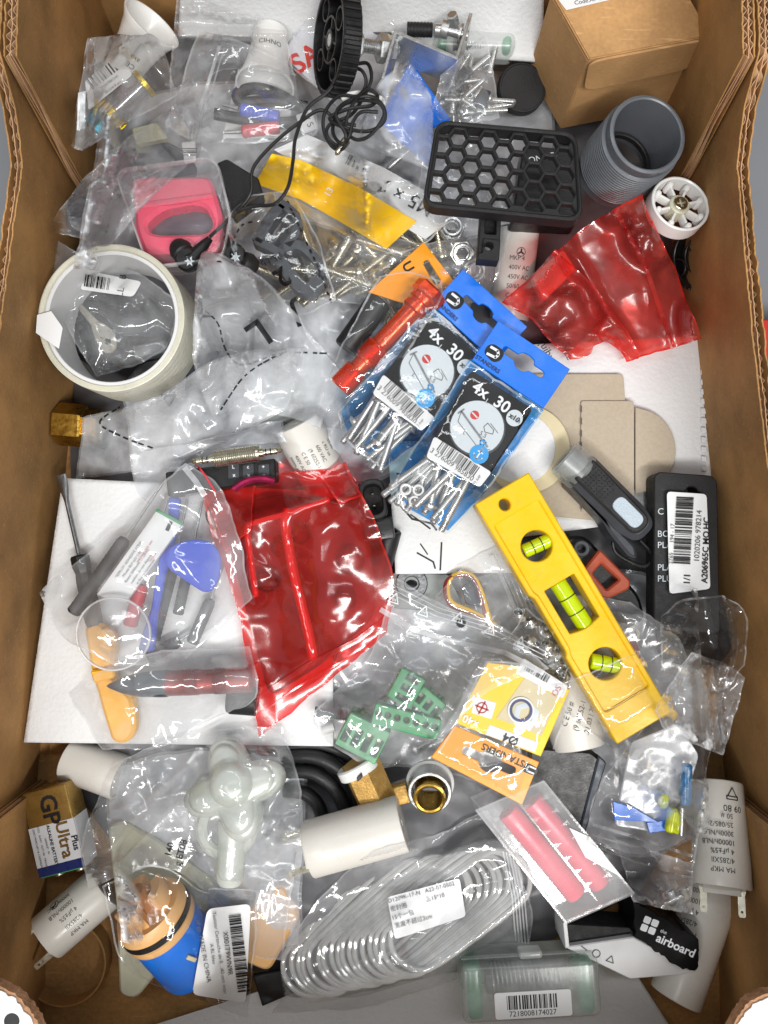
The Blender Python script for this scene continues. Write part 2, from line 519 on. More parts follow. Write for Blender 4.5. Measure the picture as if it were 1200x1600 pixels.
# ------------------------------------------------------------------ materials
def _mat(name):
    m = bpy.data.materials.new(name); m.use_nodes = True
    nt = m.node_tree; nt.nodes.clear()
    o = nt.nodes.new('ShaderNodeOutputMaterial')
    return m, nt, o
def nd(nt, t, **kw):
    n = nt.nodes.new(t)
    for k, v in kw.items():
        if k.startswith('i_'): n.inputs[k[2:].replace('_', ' ')].default_value = v
        else: setattr(n, k, v)
    return n
def noise_of(nt, scale, detail=4, vec=None, rough=.55):
    t = nd(nt, 'ShaderNodeTexNoise'); t.inputs['Scale'].default_value = scale; t.inputs['Detail'].default_value = detail
    t.inputs['Roughness'].default_value = rough
    if vec is None:
        tc = nd(nt, 'ShaderNodeTexCoord'); vec = tc.outputs['Object']
    nt.links.new(vec, t.inputs['Vector'])
    return t
def pm(name, colr, rough=.45, metal=0., var=.10, vs=60, bump=.06, bs=700, spec=.5, trans=0., coat=0., sss=0., ior=1.5, alpha=1., dirt=0., rvar=.12):
    """A painted / moulded / metal surface with colour drift, uneven gloss and fine relief."""
    m, nt, out = _mat(name)
    p = nd(nt, 'ShaderNodeBsdfPrincipled'); L = nt.links
    if isinstance(colr, str): colr = c(colr)
    n = noise_of(nt, vs, 5)
    mx = nd(nt, 'ShaderNodeMix', data_type='RGBA', blend_type='MIX')
    mr = nd(nt, 'ShaderNodeMapRange'); mr.inputs[1].default_value = .3; mr.inputs[2].default_value = .7
    L.new(n.outputs['Fac'], mr.inputs[0]); L.new(mr.outputs[0], mx.inputs[0])
    d = [max(0, x*(1-var*1.3)) for x in colr[:3]]+[1]; b = [min(1, x*(1+var*.7)) for x in colr[:3]]+[1]
    mx.inputs[6].default_value = d; mx.inputs[7].default_value = b
    last = mx.outputs[2]
    if dirt:
        n3 = noise_of(nt, vs*6, 6, rough=.7)
        m3 = nd(nt, 'ShaderNodeMapRange'); m3.inputs[1].default_value = .58; m3.inputs[2].default_value = .72; m3.inputs[4].default_value = dirt
        L.new(n3.outputs['Fac'], m3.inputs[0])
        mx2 = nd(nt, 'ShaderNodeMix', data_type='RGBA'); mx2.inputs[7].default_value = [x*.35+.02 for x in colr[:3]]+[1]
        L.new(m3.outputs[0], mx2.inputs[0]); L.new(last, mx2.inputs[6]); last = mx2.outputs[2]
    L.new(last, p.inputs['Base Color'])
    n2 = noise_of(nt, vs*3.1, 6)
    mr2 = nd(nt, 'ShaderNodeMapRange'); mr2.inputs[1].default_value = .3; mr2.inputs[2].default_value = .7
    mr2.inputs[3].default_value = max(.02, rough-rvar); mr2.inputs[4].default_value = min(1, rough+rvar)
    L.new(n2.outputs['Fac'], mr2.inputs[0]); L.new(mr2.outputs[0], p.inputs['Roughness'])
    p.inputs['Metallic'].default_value = metal
    p.inputs['Specular IOR Level'].default_value = spec
    p.inputs['IOR'].default_value = ior
    p.inputs['Transmission Weight'].default_value = trans
    p.inputs['Coat Weight'].default_value = coat
    p.inputs['Alpha'].default_value = alpha
    if sss: p.inputs['Subsurface Weight'].default_value = sss; p.inputs['Subsurface Radius'].default_value = (.004, .003, .002); p.inputs['Subsurface Scale'].default_value = 1
    if bump:
        nb = noise_of(nt, bs, 4)
        bp = nd(nt, 'ShaderNodeBump'); bp.inputs['Strength'].default_value = bump; bp.inputs['Distance'].default_value = .001
        L.new(nb.outputs['Fac'], bp.inputs['Height']); L.new(bp.outputs[0], p.inputs['Normal'])
    L.new(p.outputs[0], out.inputs[0])
    return m
def cardm(name, colr, bump=.12, var=.16):
    """Brown kraft board: fibres, faint flute lines, scuffs."""
    m, nt, out = _mat(name); L = nt.links
    p = nd(nt, 'ShaderNodeBsdfPrincipled'); colr = c(colr) if isinstance(colr, str) else colr
    tc = nd(nt, 'ShaderNodeTexCoord')
    mp = nd(nt, 'ShaderNodeMapping'); mp.inputs['Scale'].default_value = (1, 1, 6); L.new(tc.outputs['Object'], mp.inputs[0])
    n1 = noise_of(nt, 22, 6); n2 = noise_of(nt, 420, 5, mp.outputs[0]); n3 = noise_of(nt, 1500, 2)
    a = nd(nt, 'ShaderNodeMath', operation='MULTIPLY_ADD'); a.inputs[1].default_value = .45; L.new(n2.outputs['Fac'], a.inputs[0]); L.new(n1.outputs['Fac'], a.inputs[2])
    mr = nd(nt, 'ShaderNodeMapRange'); mr.inputs[1].default_value = .54; mr.inputs[2].default_value = .92; L.new(a.outputs[0], mr.inputs[0])
    mx = nd(nt, 'ShaderNodeMix', data_type='RGBA'); L.new(mr.outputs[0], mx.inputs[0])
    mx.inputs[6].default_value = [x*(1-var*1.5) for x in colr[:3]]+[1]; mx.inputs[7].default_value = [min(1, x*(1+var)) for x in colr[:3]]+[1]
    fac = None
    for rot, scl, lo in (((.5, .3, .9), (40, 420, 420), .66), ((1.2, .2, -.5), (30, 500, 500), .68)):
        mp2 = nd(nt, 'ShaderNodeMapping'); mp2.inputs['Scale'].default_value = scl; mp2.inputs['Rotation'].default_value = rot
        L.new(tc.outputs['Object'], mp2.inputs[0]); ns = noise_of(nt, 1.0, 2, mp2.outputs[0])
        m_ = nd(nt, 'ShaderNodeMapRange'); m_.inputs[1].default_value = lo; m_.inputs[2].default_value = lo+.05; m_.inputs[4].default_value = .34; L.new(ns.outputs['Fac'], m_.inputs[0])
        if fac is None: fac = m_.outputs[0]
        else:
            mm = nd(nt, 'ShaderNodeMath', operation='MAXIMUM'); L.new(fac, mm.inputs[0]); L.new(m_.outputs[0], mm.inputs[1]); fac = mm.outputs[0]
    mx2 = nd(nt, 'ShaderNodeMix', data_type='RGBA'); mx2.inputs[7].default_value = [min(1, x*1.5+.04) for x in colr[:3]]+[1]
    L.new(fac, mx2.inputs[0]); L.new(mx.outputs[2], mx2.inputs[6])
    L.new(mx2.outputs[2], p.inputs['Base Color'])
    p.inputs['Roughness'].default_value = .78; p.inputs['Specular IOR Level'].default_value = .3
    bp = nd(nt, 'ShaderNodeBump'); bp.inputs['Strength'].default_value = bump; bp.inputs['Distance'].default_value = .001
    ad = nd(nt, 'ShaderNodeMath', operation='MULTIPLY_ADD'); ad.inputs[1].default_value = .5; L.new(n3.outputs['Fac'], ad.inputs[0]); L.new(n2.outputs['Fac'], ad.inputs[2])
    wv = nd(nt, 'ShaderNodeTexWave', wave_type='BANDS', bands_direction='DIAGONAL'); wv.inputs['Scale'].default_value = 38; wv.inputs['Distortion'].default_value = 1.2
    mw = nd(nt, 'ShaderNodeMapping'); mw.inputs['Scale'].default_value = (1, 1, 0); L.new(tc.outputs['Object'], mw.inputs[0]); L.new(mw.outputs[0], wv.inputs['Vector'])
    a2 = nd(nt, 'ShaderNodeMath', operation='MULTIPLY_ADD'); a2.inputs[1].default_value = .35; L.new(wv.outputs['Fac'], a2.inputs[0]); L.new(ad.outputs[0], a2.inputs[2])
    L.new(a2.outputs[0], bp.inputs['Height']); L.new(bp.outputs[0], p.inputs['Normal'])
    L.new(p.outputs[0], out.inputs[0])
    return m
def filmm(name, tint=(1, 1, 1), haze=.10, rough=.14, hazecol=(.85, .87, .9), bump=.35, bs=120, ior=1.5, rim=1.0):
    """Thin plastic film: clear, milky by its haze, glossy by its Fresnel reflection."""
    m, nt, out = _mat(name); L = nt.links
    tr = nd(nt, 'ShaderNodeBsdfTransparent'); tr.inputs[0].default_value = (*tint, 1)
    gl = nd(nt, 'ShaderNodeBsdfGlossy'); gl.inputs['Roughness'].default_value = rough; gl.inputs[0].default_value = (1, 1, 1, 1)
    df = nd(nt, 'ShaderNodeBsdfDiffuse'); df.inputs[0].default_value = (*hazecol, 1)
    ts = nd(nt, 'ShaderNodeBsdfTranslucent'); ts.inputs[0].default_value = (*hazecol, 1)
    dm = nd(nt, 'ShaderNodeMixShader'); dm.inputs[0].default_value = .18; L.new(df.outputs[0], dm.inputs[1]); L.new(ts.outputs[0], dm.inputs[2])
    n1 = noise_of(nt, bs, 5, rough=.6); n2 = noise_of(nt, 35, 4)
    tc = nd(nt, 'ShaderNodeTexCoord'); mp = nd(nt, 'ShaderNodeMapping'); mp.inputs['Scale'].default_value = (1, .25, 1); mp.inputs['Rotation'].default_value = (0, 0, .6)
    L.new(tc.outputs['Object'], mp.inputs[0]); n4 = noise_of(nt, bs*1.6, 3, mp.outputs[0])
    ad = nd(nt, 'ShaderNodeMath', operation='ADD'); L.new(n1.outputs['Fac'], ad.inputs[0]); L.new(n4.outputs['Fac'], ad.inputs[1])
    bp = nd(nt, 'ShaderNodeBump'); bp.inputs['Strength'].default_value = bump; bp.inputs['Distance'].default_value = .0014
    L.new(ad.outputs[0], bp.inputs['Height'])
    L.new(bp.outputs[0], gl.inputs['Normal']); 
    lw = nd(nt, 'ShaderNodeLayerWeight'); lw.inputs['Blend'].default_value = .5; L.new(bp.outputs[0], lw.inputs['Normal'])
    pw = nd(nt, 'ShaderNodeMath', operation='POWER'); pw.inputs[1].default_value = 5.0; L.new(lw.outputs['Facing'], pw.inputs[0])
    fm = nd(nt, 'ShaderNodeMath', operation='MULTIPLY_ADD'); fm.inputs[1].default_value = .85*rim; fm.inputs[2].default_value = .085*rim; fm.use_clamp = True; L.new(pw.outputs[0], fm.inputs[0])
    hz = nd(nt, 'ShaderNodeMapRange'); hz.inputs[1].default_value = .35; hz.inputs[2].default_value = .68
    hz.inputs[3].default_value = haze*.55; hz.inputs[4].default_value = min(.95, haze*1.5); L.new(n2.outputs['Fac'], hz.inputs[0])
    m1 = nd(nt, 'ShaderNodeMixShader'); L.new(hz.outputs[0], m1.inputs[0]); L.new(tr.outputs[0], m1.inputs[1]); L.new(dm.outputs[0], m1.inputs[2])
    m2 = nd(nt, 'ShaderNodeMixShader'); L.new(fm.outputs[0], m2.inputs[0]); L.new(m1.outputs[0], m2.inputs[1]); L.new(gl.outputs[0], m2.inputs[2])
    L.new(m2.outputs[0], out.inputs[0])
    return m

M = {}
M['card'] = cardm('kraft_board', '#ac8250', .25, .24)
M['card2'] = cardm('kraft_board_small', '#c09564')
M['cardedge'] = cardm('kraft_edge', '#c8a07a', .3)
M['cardtorn'] = pm('torn_board', '#b98b66', .9, var=.35, vs=300, bump=.8, bs=900)
M['grey_table'] = pm('grey_table', '#7d7f84', .6, var=.06, vs=8)
M['paper'] = pm('white_tissue', '#e4e5e6', .92, var=.03, vs=30, bump=.55, bs=420, spec=.2)
M['label'] = pm('white_label', '#e6e7e8', .5, var=.03, vs=40, bump=.03)
M['label_shiny'] = pm('white_label_gloss', '#e2e4e6', .3, var=.03, vs=40, bump=.05, bs=200)
M['grey_insert'] = pm('grey_board', '#b8ab97', .85, var=.06, vs=500, bump=.2, bs=900, dirt=.35)
M['cream'] = pm('cream_paper', '#d6c9a4', .6, var=.03)
M['black'] = pm('black_plastic', '#141415', .38, var=.15, bump=.12, bs=900)
M['black_matt'] = pm('black_matt', '#1b1b1d', .6, var=.2, bump=.25, bs=1200, dirt=.05)
M['black_gloss'] = pm('black_gloss', '#0c0c0e', .16, var=.1, bump=.1, bs=60)
M['rubber'] = pm('black_rubber', '#18181a', .5, var=.15, bump=.1)
M['ink'] = pm('black_ink', '#121214', .5, var=.05, bump=0)
M['greyink'] = pm('grey_ink', '#55555a', .6, var=.05, bump=0)
M['white_ink'] = pm('white_ink', '#e8ecf0', .5, var=.02, bump=0)
M['red_ink'] = pm('red_ink', '#c92a22', .5, var=.05, bump=0)
M['pinkink'] = pm('pink_ink', '#d07a86', .6, var=.05, bump=0)
M['cap'] = pm('capacitor_plastic', '#dad7d0', .33, var=.05, vs=25, bump=.06, bs=250, spec=.45, dirt=.03)
M['white'] = pm('white_plastic', '#e8e8e6', .3, var=.03, vs=30, bump=.03)
M['steel'] = pm('zinc_steel', '#cfd1d1', .34, .9, var=.15, vs=90, bump=.12, bs=500)
M['steel_dark'] = pm('dull_steel', '#8f9193', .4, 1., var=.2, vs=120, bump=.2, bs=500)
M['tin'] = pm('tinned_metal', '#c9c4b2', .35, 1., var=.1, vs=120)
M['nickel'] = pm('nickel', '#cbc5b0', .25, 1., var=.12, vs=120)
M['brass'] = pm('brass', '#c9a24a', .33, 1., var=.18, vs=90, bump=.12)
M['brass_rough'] = pm('brass_rough', '#c49d5a', .55, .75, var=.18, vs=200, bump=.35, bs=900)
M['grey_pvc'] = pm('grey_pvc', '#62666c', .36, var=.08, vs=40)
M['yellow'] = pm('yellow_plastic', '#efc010', .33, var=.06, vs=30, bump=.12, bs=300, dirt=.22)
M['yellow_label'] = pm('yellow_label', '#fccb05', .42, var=.03, vs=30, bump=.05)
M['orange_label'] = pm('orange_label', '#f59a10', .35, var=.03, vs=30, bump=.05, bs=150)
M['blue_label'] = pm('blue_label', '#0b6fe0', .3, var=.04, vs=30, bump=.05, bs=120)
M['lightblue'] = pm('light_blue', '#2a9be0', .35, var=.04)
M['paleblue'] = pm('pale_blue_paper', '#b9dbe9', .8, var=.04, bump=.2)
M['blackcard'] = pm('black_card', '#08080a', .5, var=.1, vs=30, bump=.04, bs=80, spec=.15)
M['circle'] = pm('pale_print', '#cdd6dc', .35, var=.02)
M['pink'] = pm('pink_plastic', '#ee4a6c', .33, var=.05, vs=40, sss=.1)
M['pinkbatt'] = pm('pink_wrap', '#d2435c', .3, var=.06, vs=40)
M['blue_tool'] = pm('blue_plastic', '#3350c8', .35, var=.06)
M['blue_cart'] = pm('blue_cartridge', '#1673dd', .4, var=.06)
M['peach'] = pm('peach_plastic', '#e6b478', .42, var=.06)
M['redplastic'] = pm('red_plastic', '#cf2f3a', .4, var=.08, bump=.3, bs=500)
M['green'] = pm('green_terminal', '#3f9a62', .42, var=.08, vs=80)
M['tealmetal'] = pm('teal_anodised', '#1796b4', .3, .8, var=.15, bump=.5, bs=700)
M['yellowmetal'] = pm('yellow_anodised', '#d8b818', .3, .8, var=.15, bump=.3, bs=700)
M['pinkmetal'] = pm('pink_anodised', '#b22c5c', .3, .8, var=.15)
M['redmetal'] = pm('red_anodised', '#ee5636', .24, .7, var=.12, bump=.1, bs=400)
M['darkred'] = pm('dark_red_anodised', '#9c352c', .35, .6, var=.15, bump=.3, bs=900)
M['palegreen'] = filmm('pale_green_plastic', tint=(.85, .9, .83), haze=.86, rough=.25, hazecol=(.86, .9, .84), bump=.05)
M['ivory'] = pm('ivory_plastic', '#c9c8b0', .4, var=.05, sss=.15)
M['yellow_tool'] = pm('amber_plastic', '#f7b40e', .35, var=.06, sss=.1)
M['copper_plastic'] = pm('copper_plastic', '#a5482c', .38, var=.08)
M['slate'] = pm('slate_plastic', '#3d4046', .4, var=.08, bump=.05)
M['silver_pad'] = pm('silver_pad', '#b3c0cb', .45, .2, var=.05, vs=900, bump=.3, bs=1500)
M['bluegrey'] = pm('blue_grey_rubber', '#3a414b', .42, var=.1, bump=.1)
M['greyplate'] = pm('grey_plate', '#8e9290', .45, .3, var=.08)
M['greysheet'] = pm('filler_sheet_grey', '#5c5c60', .45, var=.12, vs=25, bump=.15, bs=90)
M['gold'] = pm('gold_metal_wrap', '#a9884a', .3, .7, var=.08, vs=60)
M['batt_white'] = pm('battery_white', '#d8dade', .35, var=.03)
M['navy'] = pm('navy_print', '#232d66', .35, var=.05)
M['tape'] = pm('tape_roll', '#d6d4c4', .35, var=.08, vs=60, bump=.25, bs=300, sss=.1)
M['core'] = pm('tape_core', '#dcdcdc', .6, var=.03)
M['wireyellow'] = pm('yellow_wire', '#e0b41c', .4)
M['wirered'] = pm('dark_red_wire', '#7d1f1e', .4)
M['checker'] = pm('grey_print_card', '#cfd0d6', .4, var=.05, vs=900, bump=.1)
M['lens'] = pm('dark_lens', '#58505a', .12, var=.25, vs=25, bump=.05, bs=60, coat=.5)
M['tray'] = pm('grey_pink_tray', '#6b5d5b', .5, var=.25, vs=40, bump=.2, bs=80)
M['redthing'] = pm('red_fabric', '#c8231a', .6)
M['fluid'] = pm('green_fluid', '#d0ea10', .08, var=.12, vs=60, trans=.15, bump=0, coat=.8)
M['bluefuse'] = pm('blue_clear', '#178fd6', .12, trans=.05, bump=0)
M['yellowfuse'] = pm('yellow_clear', '#d8e41c', .12, trans=.05, bump=0)
M['film'] = filmm('clear_film', haze=.17, rough=.09, bump=.1, hazecol=(.93, .96, 1.0))
M['film_soft'] = filmm('milky_film', haze=.47, rough=.17, bump=.1, hazecol=(.93, .96, 1.0))
M['film_thick'] = filmm('cloudy_film', haze=.58, rough=.2, bump=.12, hazecol=(.92, .95, 1.0))
M['film_crisp'] = filmm('crisp_film', haze=.025, rough=.07, bump=.12, rim=.8)
M['film_dark'] = filmm('grey_film', tint=(.88, .88, .9), haze=.25, rough=.15, hazecol=(.85, .87, .9), bump=.1)
M['film_red'] = filmm('red_film', tint=(.9, .1, .1), haze=.23, rough=.17, hazecol=(.9, .07, .06), bump=.1, bs=60, rim=.75)
M['film_red2'] = filmm('pale_red_film', tint=(.95, .16, .14), haze=.3, rough=.22, hazecol=(.97, .13, .11), bump=.08, bs=60, rim=.7)
M['film_blue'] = filmm('blue_film', tint=(.25, .62, .97), haze=.4, rough=.07, hazecol=(.04, .40, .92), bump=.15)
M['seam'] = filmm('film_seam', haze=.3, rough=.16, bump=.3)
M['seam_red'] = filmm('red_seam', tint=(.85, .07, .07), haze=.6, rough=.12, hazecol=(.85, .04, .03), bump=.3)
M['zipline'] = filmm('zip_strip', haze=.5, rough=.25, bump=.1)
M['case'] = filmm('clear_case', rim=.5, haze=.07, rough=.12, bump=.06, hazecol=(.82, .83, .88))
M['frost'] = filmm('frosted_case', haze=.3, rough=.32, rim=.7, bump=.1, hazecol=(.74, .79, .77))
M['frost_green'] = filmm('frosted_green', tint=(.3, .72, .48), haze=.6, rough=.3, bump=.1, hazecol=(.16, .5, .32))
M['clear_hard'] = filmm('clear_plastic', haze=.1, rough=.05, bump=.02)
# ------------------------------------------------------------------ the setting
g = G(); g.add(*prism([(-1500, -1500), (1500, -1500), (1500, 1500), (-1500, 1500)], -14, -6))
structure(obj('table_top', g, M['grey_table'], hmap=False))

LEFT = [(337, -179), (200, -182), (100, -192), (0, -200), (-130, -207), (-275, -205)]
RIGHT = [(337, 176), (200, 178), (100, 184), (0, 192), (-130, 204), (-275, 203)]
def xat(path, y):
    ys = [p[0] for p in path][::-1]; xs = [p[1] for p in path][::-1]
    return float(np.interp(y, ys, xs))
boxt = thing('cardboard_box', 'large open brown corrugated cardboard box holding all the parts', 'box', loc=Vector((0, 0, -5)))
def sheets(name, pts, tops, nrm, lean, parent, zb=0., seed=1, flute=True, mats=('card', 'cardedge')):
    """A double-wall corrugated panel: three liners with two fluted papers between, standing along pts."""
    rs = np.random.RandomState(seed)
    n = len(pts); s = np.r_[0, np.cumsum(np.linalg.norm(np.diff(np.array(pts), axis=0), axis=1))]
    pts = np.array(pts); tops = np.array(tops); nx = np.array(nrm)
    def sheet(off, th, jit, cut=0, low=0):
        g = G()
        jt = np.convolve(rs.normal(0, 1, n+8), np.ones(4)/4, 'same')[4:-4]*jit
        b = []
        for o in (off-th/2, off+th/2):
            for zz, k in ((np.full(n, zb), 0), (tops*.55, .55), (tops+jt-cut-low*np.clip((140-tops)/14, 0, 1), 1)):
                lx = (lean*np.maximum(zz, 0)/115)[:, None]*(-nx)
                b.append(np.c_[pts+nx*np.reshape(o, (-1, 1))+lx, zz])
        V = np.concatenate(b); g.v = [Vector(t) for t in V]
        for i in range(n-1):
            for r_ in (0, 1):
                g.f.append((r_*n+i, r_*n+i+1, (r_+1)*n+i+1, (r_+1)*n+i))
                g.f.append((3*n+r_*n+i, 3*n+(r_+1)*n+i, 3*n+(r_+1)*n+i+1, 3*n+r_*n+i+1))
            g.f.append((2*n+i, 2*n+i+1, 5*n+i+1, 5*n+i))
        for e in (0, n-1):
            for r_ in (0, 1): g.f.append((r_*n+e, (r_+1)*n+e, 3*n+(r_+1)*n+e, 3*n+r_*n+e))
        return g
    w = np.full(n, 1.0)
    inner = obj('panel_liner', sheet(.25*vnoise(s, s*0, seed, 60), .7, .8), M[mats[0]], parent, 40, True)
    inner.name = name
    if flute:
        for k, o in ((0, 1.5), (1, 3.9)):
            obj('corrugation', sheet(o+(.85+.3*vnoise(s, s*.3, seed+k, 25))*np.sin(2*pi*s/5.2+k+1.6*vnoise(s, s*.2, seed+9+k, 40)), .35, .9, 1.0, 3.2), M[mats[1]], inner, 60, False)
        obj('liner', sheet(2.7*w+.35*vnoise(s, s*0, seed+6, 60), .4, 1.0, .6, 1.6), M[mats[1]], inner, 60, False)
        obj('liner', sheet(5.2*w+.3*vnoise(s, s*0, seed+3, 90), .7, 1.2), M[mats[0]], inner, 60, True)
    return inner
def sidewall(name, path, sgn, y0, y1, tops, off, seed):
    ys = np.linspace(y0, y1, int(abs(y1-y0)/1.0)+1)
    pts = [(xat(path, y)+sgn*off, y) for y in ys]
    tp = np.interp(ys, [t[0] for t in tops], [t[1] for t in tops])
    return sheets(name, pts, tp, [(sgn, 0)]*len(pts), 10., boxt, seed=seed)
low = [(-276, 140), (-255, 140), (-235, 118), (190, 116), (212, 130), (226, 150), (340, 152)]
sidewall('side_wall', LEFT, -1, -275, 337, low, 0, 3)
sidewall('side_wall', RIGHT, 1, -275, 337, low, 0, 4)
fl = [(214, 40), (219, 152), (340, 154)]
sidewall('corner_flap', LEFT, -1, 217, 337, [(217, 60), (223, 150), (340, 156)], -7.5, 5)
sidewall('corner_flap', RIGHT, 1, 217, 337, [(217, 60), (223, 150), (340, 156)], -7.5, 6)
sidewall('corner_flap', LEFT, -1, -275, -126, [(-275, 140), (-140, 140), (-126, 90)], -7.5, 7)
sidewall('corner_flap', RIGHT, 1, -275, -126, [(-275, 140), (-140, 140), (-126, 90)], -7.5, 8)
for y, sg, sd in ((337, 1, 9), (-275, -1, 10)):
    xs = np.linspace(-178 if y > 0 else -204, 176 if y > 0 else 203, 380)
    sheets('end_wall', [(x, y) for x in xs], np.full(380, 150. if y > 0 else 205.), [(0, sg)]*380, 4., boxt, seed=sd)  # near end made taller, out of view, to shade that end of the box
g = G(); g.add(*prism([(-215, -285), (215, -285), (190, 346), (-190, 346)], -5, 0)); obj('base', g, M['card'], boxt)
g = G(); g.add(*prism([(-200, -272), (200, -272), (198, -40), (-198, -40)], .6, 3)); obj('base_flap', g, M['card'], boxt)
# torn corners of the near end folded inwards
def torn(pts, seed):
    rs = random.Random(seed); out = []
    for i in range(len(pts)):
        a = Vector(pts[i]); b = Vector(pts[(i+1) % len(pts)]); n = max(1, int((b-a).length/5))
        for k in range(n):
            p = a.lerp(b, k/n); out.append((p.x+rs.uniform(-1.8, 1.8), p.y+rs.uniform(-1.8, 1.8)))
    return out
for pts, sd in (([(-150, 1545), (-60, 1530), (0, 1540), (28, 1556), (52, 1585), (64, 1612), (70, 1760), (-150, 1760)], 1),
                ([(1350, 1530), (1200, 1552), (1172, 1563), (1152, 1588), (1140, 1615), (1140, 1760), (1350, 1760)], 2)):
    g = G(); g.add(*prism(WX(torn(pts, sd), 138), 133, 138)); t = obj('torn_tab', g, M['cardtorn'], boxt)
    cx = sum(p[0] for p in pts)/len(pts); cy = sum(p[1] for p in pts)/len(pts)
    pp = [(cx+(x-cx)*.9, cy+(y-cy)*.9) for x, y in pts]
    g = G(); g.add(*prism(WX(torn(pp, sd+5), 138.8), 138.1, 138.8)); obj('printed_face', g, M['label'], t)
g = G(); g.add(*prism(WX(circ(18, 1596, 12, 20), 139.2), 138.9, 139.2)); obj('print', g, M['ink'], t)
tag(slab('red_cloth', rpoly([(1176, 500), (1290, 500), (1290, 660), (1176, 660)], 12), 25, 26, M['redthing'], hmap=False),
    'red cloth just outside the box, glimpsed past its wall', 'cloth')

# ------------------------------------------------------------------ lowest layer
px, py, U, V = coons([(150, 60), (1050, 60), (1085, 700), (1095, 1250), (1000, 1390), (860, 1470), (560, 1500), (400, 1520), (250, 1420), (120, 1240), (110, 700)], (0, 1, 4, 8), 9)
z = 5+16*np.clip(crumple(px, py, 21, 190), 0, 1)+6*crumple(px, py, 31, 60)
e = np.clip(np.minimum(np.minimum(U, 1-U), np.minimum(V, 1-V))/.06, 0, 1)
o = obj('gap_filler_sheet', gridmesh(px, py, 4+z*e, U, V), M['greysheet'], None, 0)  # added filler sheet, its grey stands in for the dark gaps between parts
tag(o, 'crumpled dark grey sheet added under all the parts to darken the gaps', 'plastic sheet')
for k, (lab, pts_) in enumerate((
    ('crumpled cloudy bag spread under the lettered bags', [(190, 600), (330, 470), (520, 450), (560, 640), (480, 770), (210, 760)]),
    ('crumpled cloudy bag under the red tool and connector', [(450, 450), (600, 400), (760, 400), (690, 620), (620, 740), (480, 760)]),
    ('crumpled cloudy bag under the green terminal blocks and wire', [(540, 890), (700, 900), (890, 870), (900, 1180), (700, 1200), (500, 1190)]),
    ('crumpled cloudy bag beside the wall under the fuse bag', [(870, 900), (980, 890), (1090, 920), (1110, 1300), (1000, 1340), (890, 1300)]),
    ('crumpled cloudy bag in the far corner under the pink case', [(160, 180), (300, 130), (470, 130), (430, 400), (280, 430), (115, 420)]),
    ('crumpled cloudy bag under the earphone tangle and yellow band', [(420, 110), (640, 100), (860, 120), (880, 340), (660, 380), (430, 340)]),
    ('crumpled cloudy bag under the tap handle', [(160, 1200), (300, 1170), (480, 1180), (470, 1480), (330, 1500), (190, 1470)]))):
    tb = thing('clear_bag', lab, 'plastic bag', *pts_[0], 8)
    film('film', pts_, M['film_thick'], tb, (0, 2, 3, 5), step=4.5, wr=3.2, L=46, seed=200+k*7, tension=20, lift=2.5)
# white board against the far wall
px, py, U, V = coons([(282, -12), (850, -12), (848, 95), (278, 55)], (0, 1, 2, 3), 6)
z = 42+30*(1-V)**1.2+3*crumple(px, py, 5, 150)
tag(obj('foam_sheet', gridmesh(px, py, z, U, V, 3), M['paper'], None, 0, False), 'white foam sheet leaning on the far end of the box', 'foam sheet')
hm_add(np.array([tuple(P(225, 5, 60)), tuple(P(850, 5, 60)), tuple(P(850, 60, 40)), tuple(P(225, 60, 40))]), np.array([[0, 1, 2], [0, 2, 3]]))
# paper under the near end
px, py, U, V = coons([(440, 1538), (980, 1500), (1070, 1640), (120, 1640)], (0, 1, 2, 3), 8)
z = 9+1.2*vnoise(px, py, 4, 160)
tag(obj('paper_sheet', gridmesh(px, py, z, U, V, .6), M['paper'], None, 0), 'white paper on the box floor under the green-ended case', 'paper')
# thick folded tissue under the tools
def tissue(name, pts, z, th, label, seed, wav=1.2, parent=None, step=7):
    px, py, U, V = coons(pts, (0, 1, 2, 3), step)
    zz = z+wav*vnoise(px, py, seed, 170)+.5*crumple(px, py, seed+3, 60)
    o = obj(name, gridmesh(px, py, zz, U, V, th), M['paper'], parent, 0)
    if label: tag(o, label, 'tissue')
    return o
tissue('folded_tissue', [(98, 747), (520, 768), (520, 1166), (37, 1160)], 34, 9, 'thick white folded tissue under the phone repair tools and screwdriver', 6)
t = thing('tissue_pad', 'white tissue with embossed edge under the grey cardboard insert', 'tissue', 1000, 600, 30)
tissue('sheet', [(700, 545), (1106, 524), (1112, 800), (730, 850)], 39, 8, None, 9, parent=t)
for i in range(15):
    y = 532+i*15
    slab('embossing', rpoly([(1095+i*.1, y), (1103+i*.1, y+1), (1104+i*.1, y+10), (1096+i*.1, y+9)], 2, 2), 41.2, .8, M['paper'], t, hmap=False)
ink('lettering', lines2d(['the three', 'quibu'], 17, 1.5), 865, 540, -60, M['greyink'], t, lift=.3)
t = thing('printed_napkin', 'white napkin with black line drawings below the screw packets', 'napkin', 690, 860, 30)
tissue('sheet', [(606, 690), (800, 690), (800, 895), (618, 897)], 40, 6, None, 12, .5, parent=t)
patch('blue_print', [(606, 690), (690, 690), (680, 775), (612, 775)], M['paleblue'], t, lift=.25)
dr = merge(stroke2d([(-30, 60), (-8, 35), (22, 28), (30, 18)], 3), stroke2d([(-40, 28), (-10, 42), (20, 20)], 2.5), stroke2d([(-38, -20), (0, -18), (25, -32), (28, -42)], 2.5),
           stroke2d([(38, -2), (36, -44), (-36, -46)], 2.5), stroke2d([(-38, -10), (5, -4), (16, -20)], 2), stroke2d([(-30, 95), (30, 90)], 2.5), stroke2d([(-32, 106), (32, 102)], 2.5))
ink('drawing_print', dr, 652, 846, 0, M['ink'], t, lift=.3)

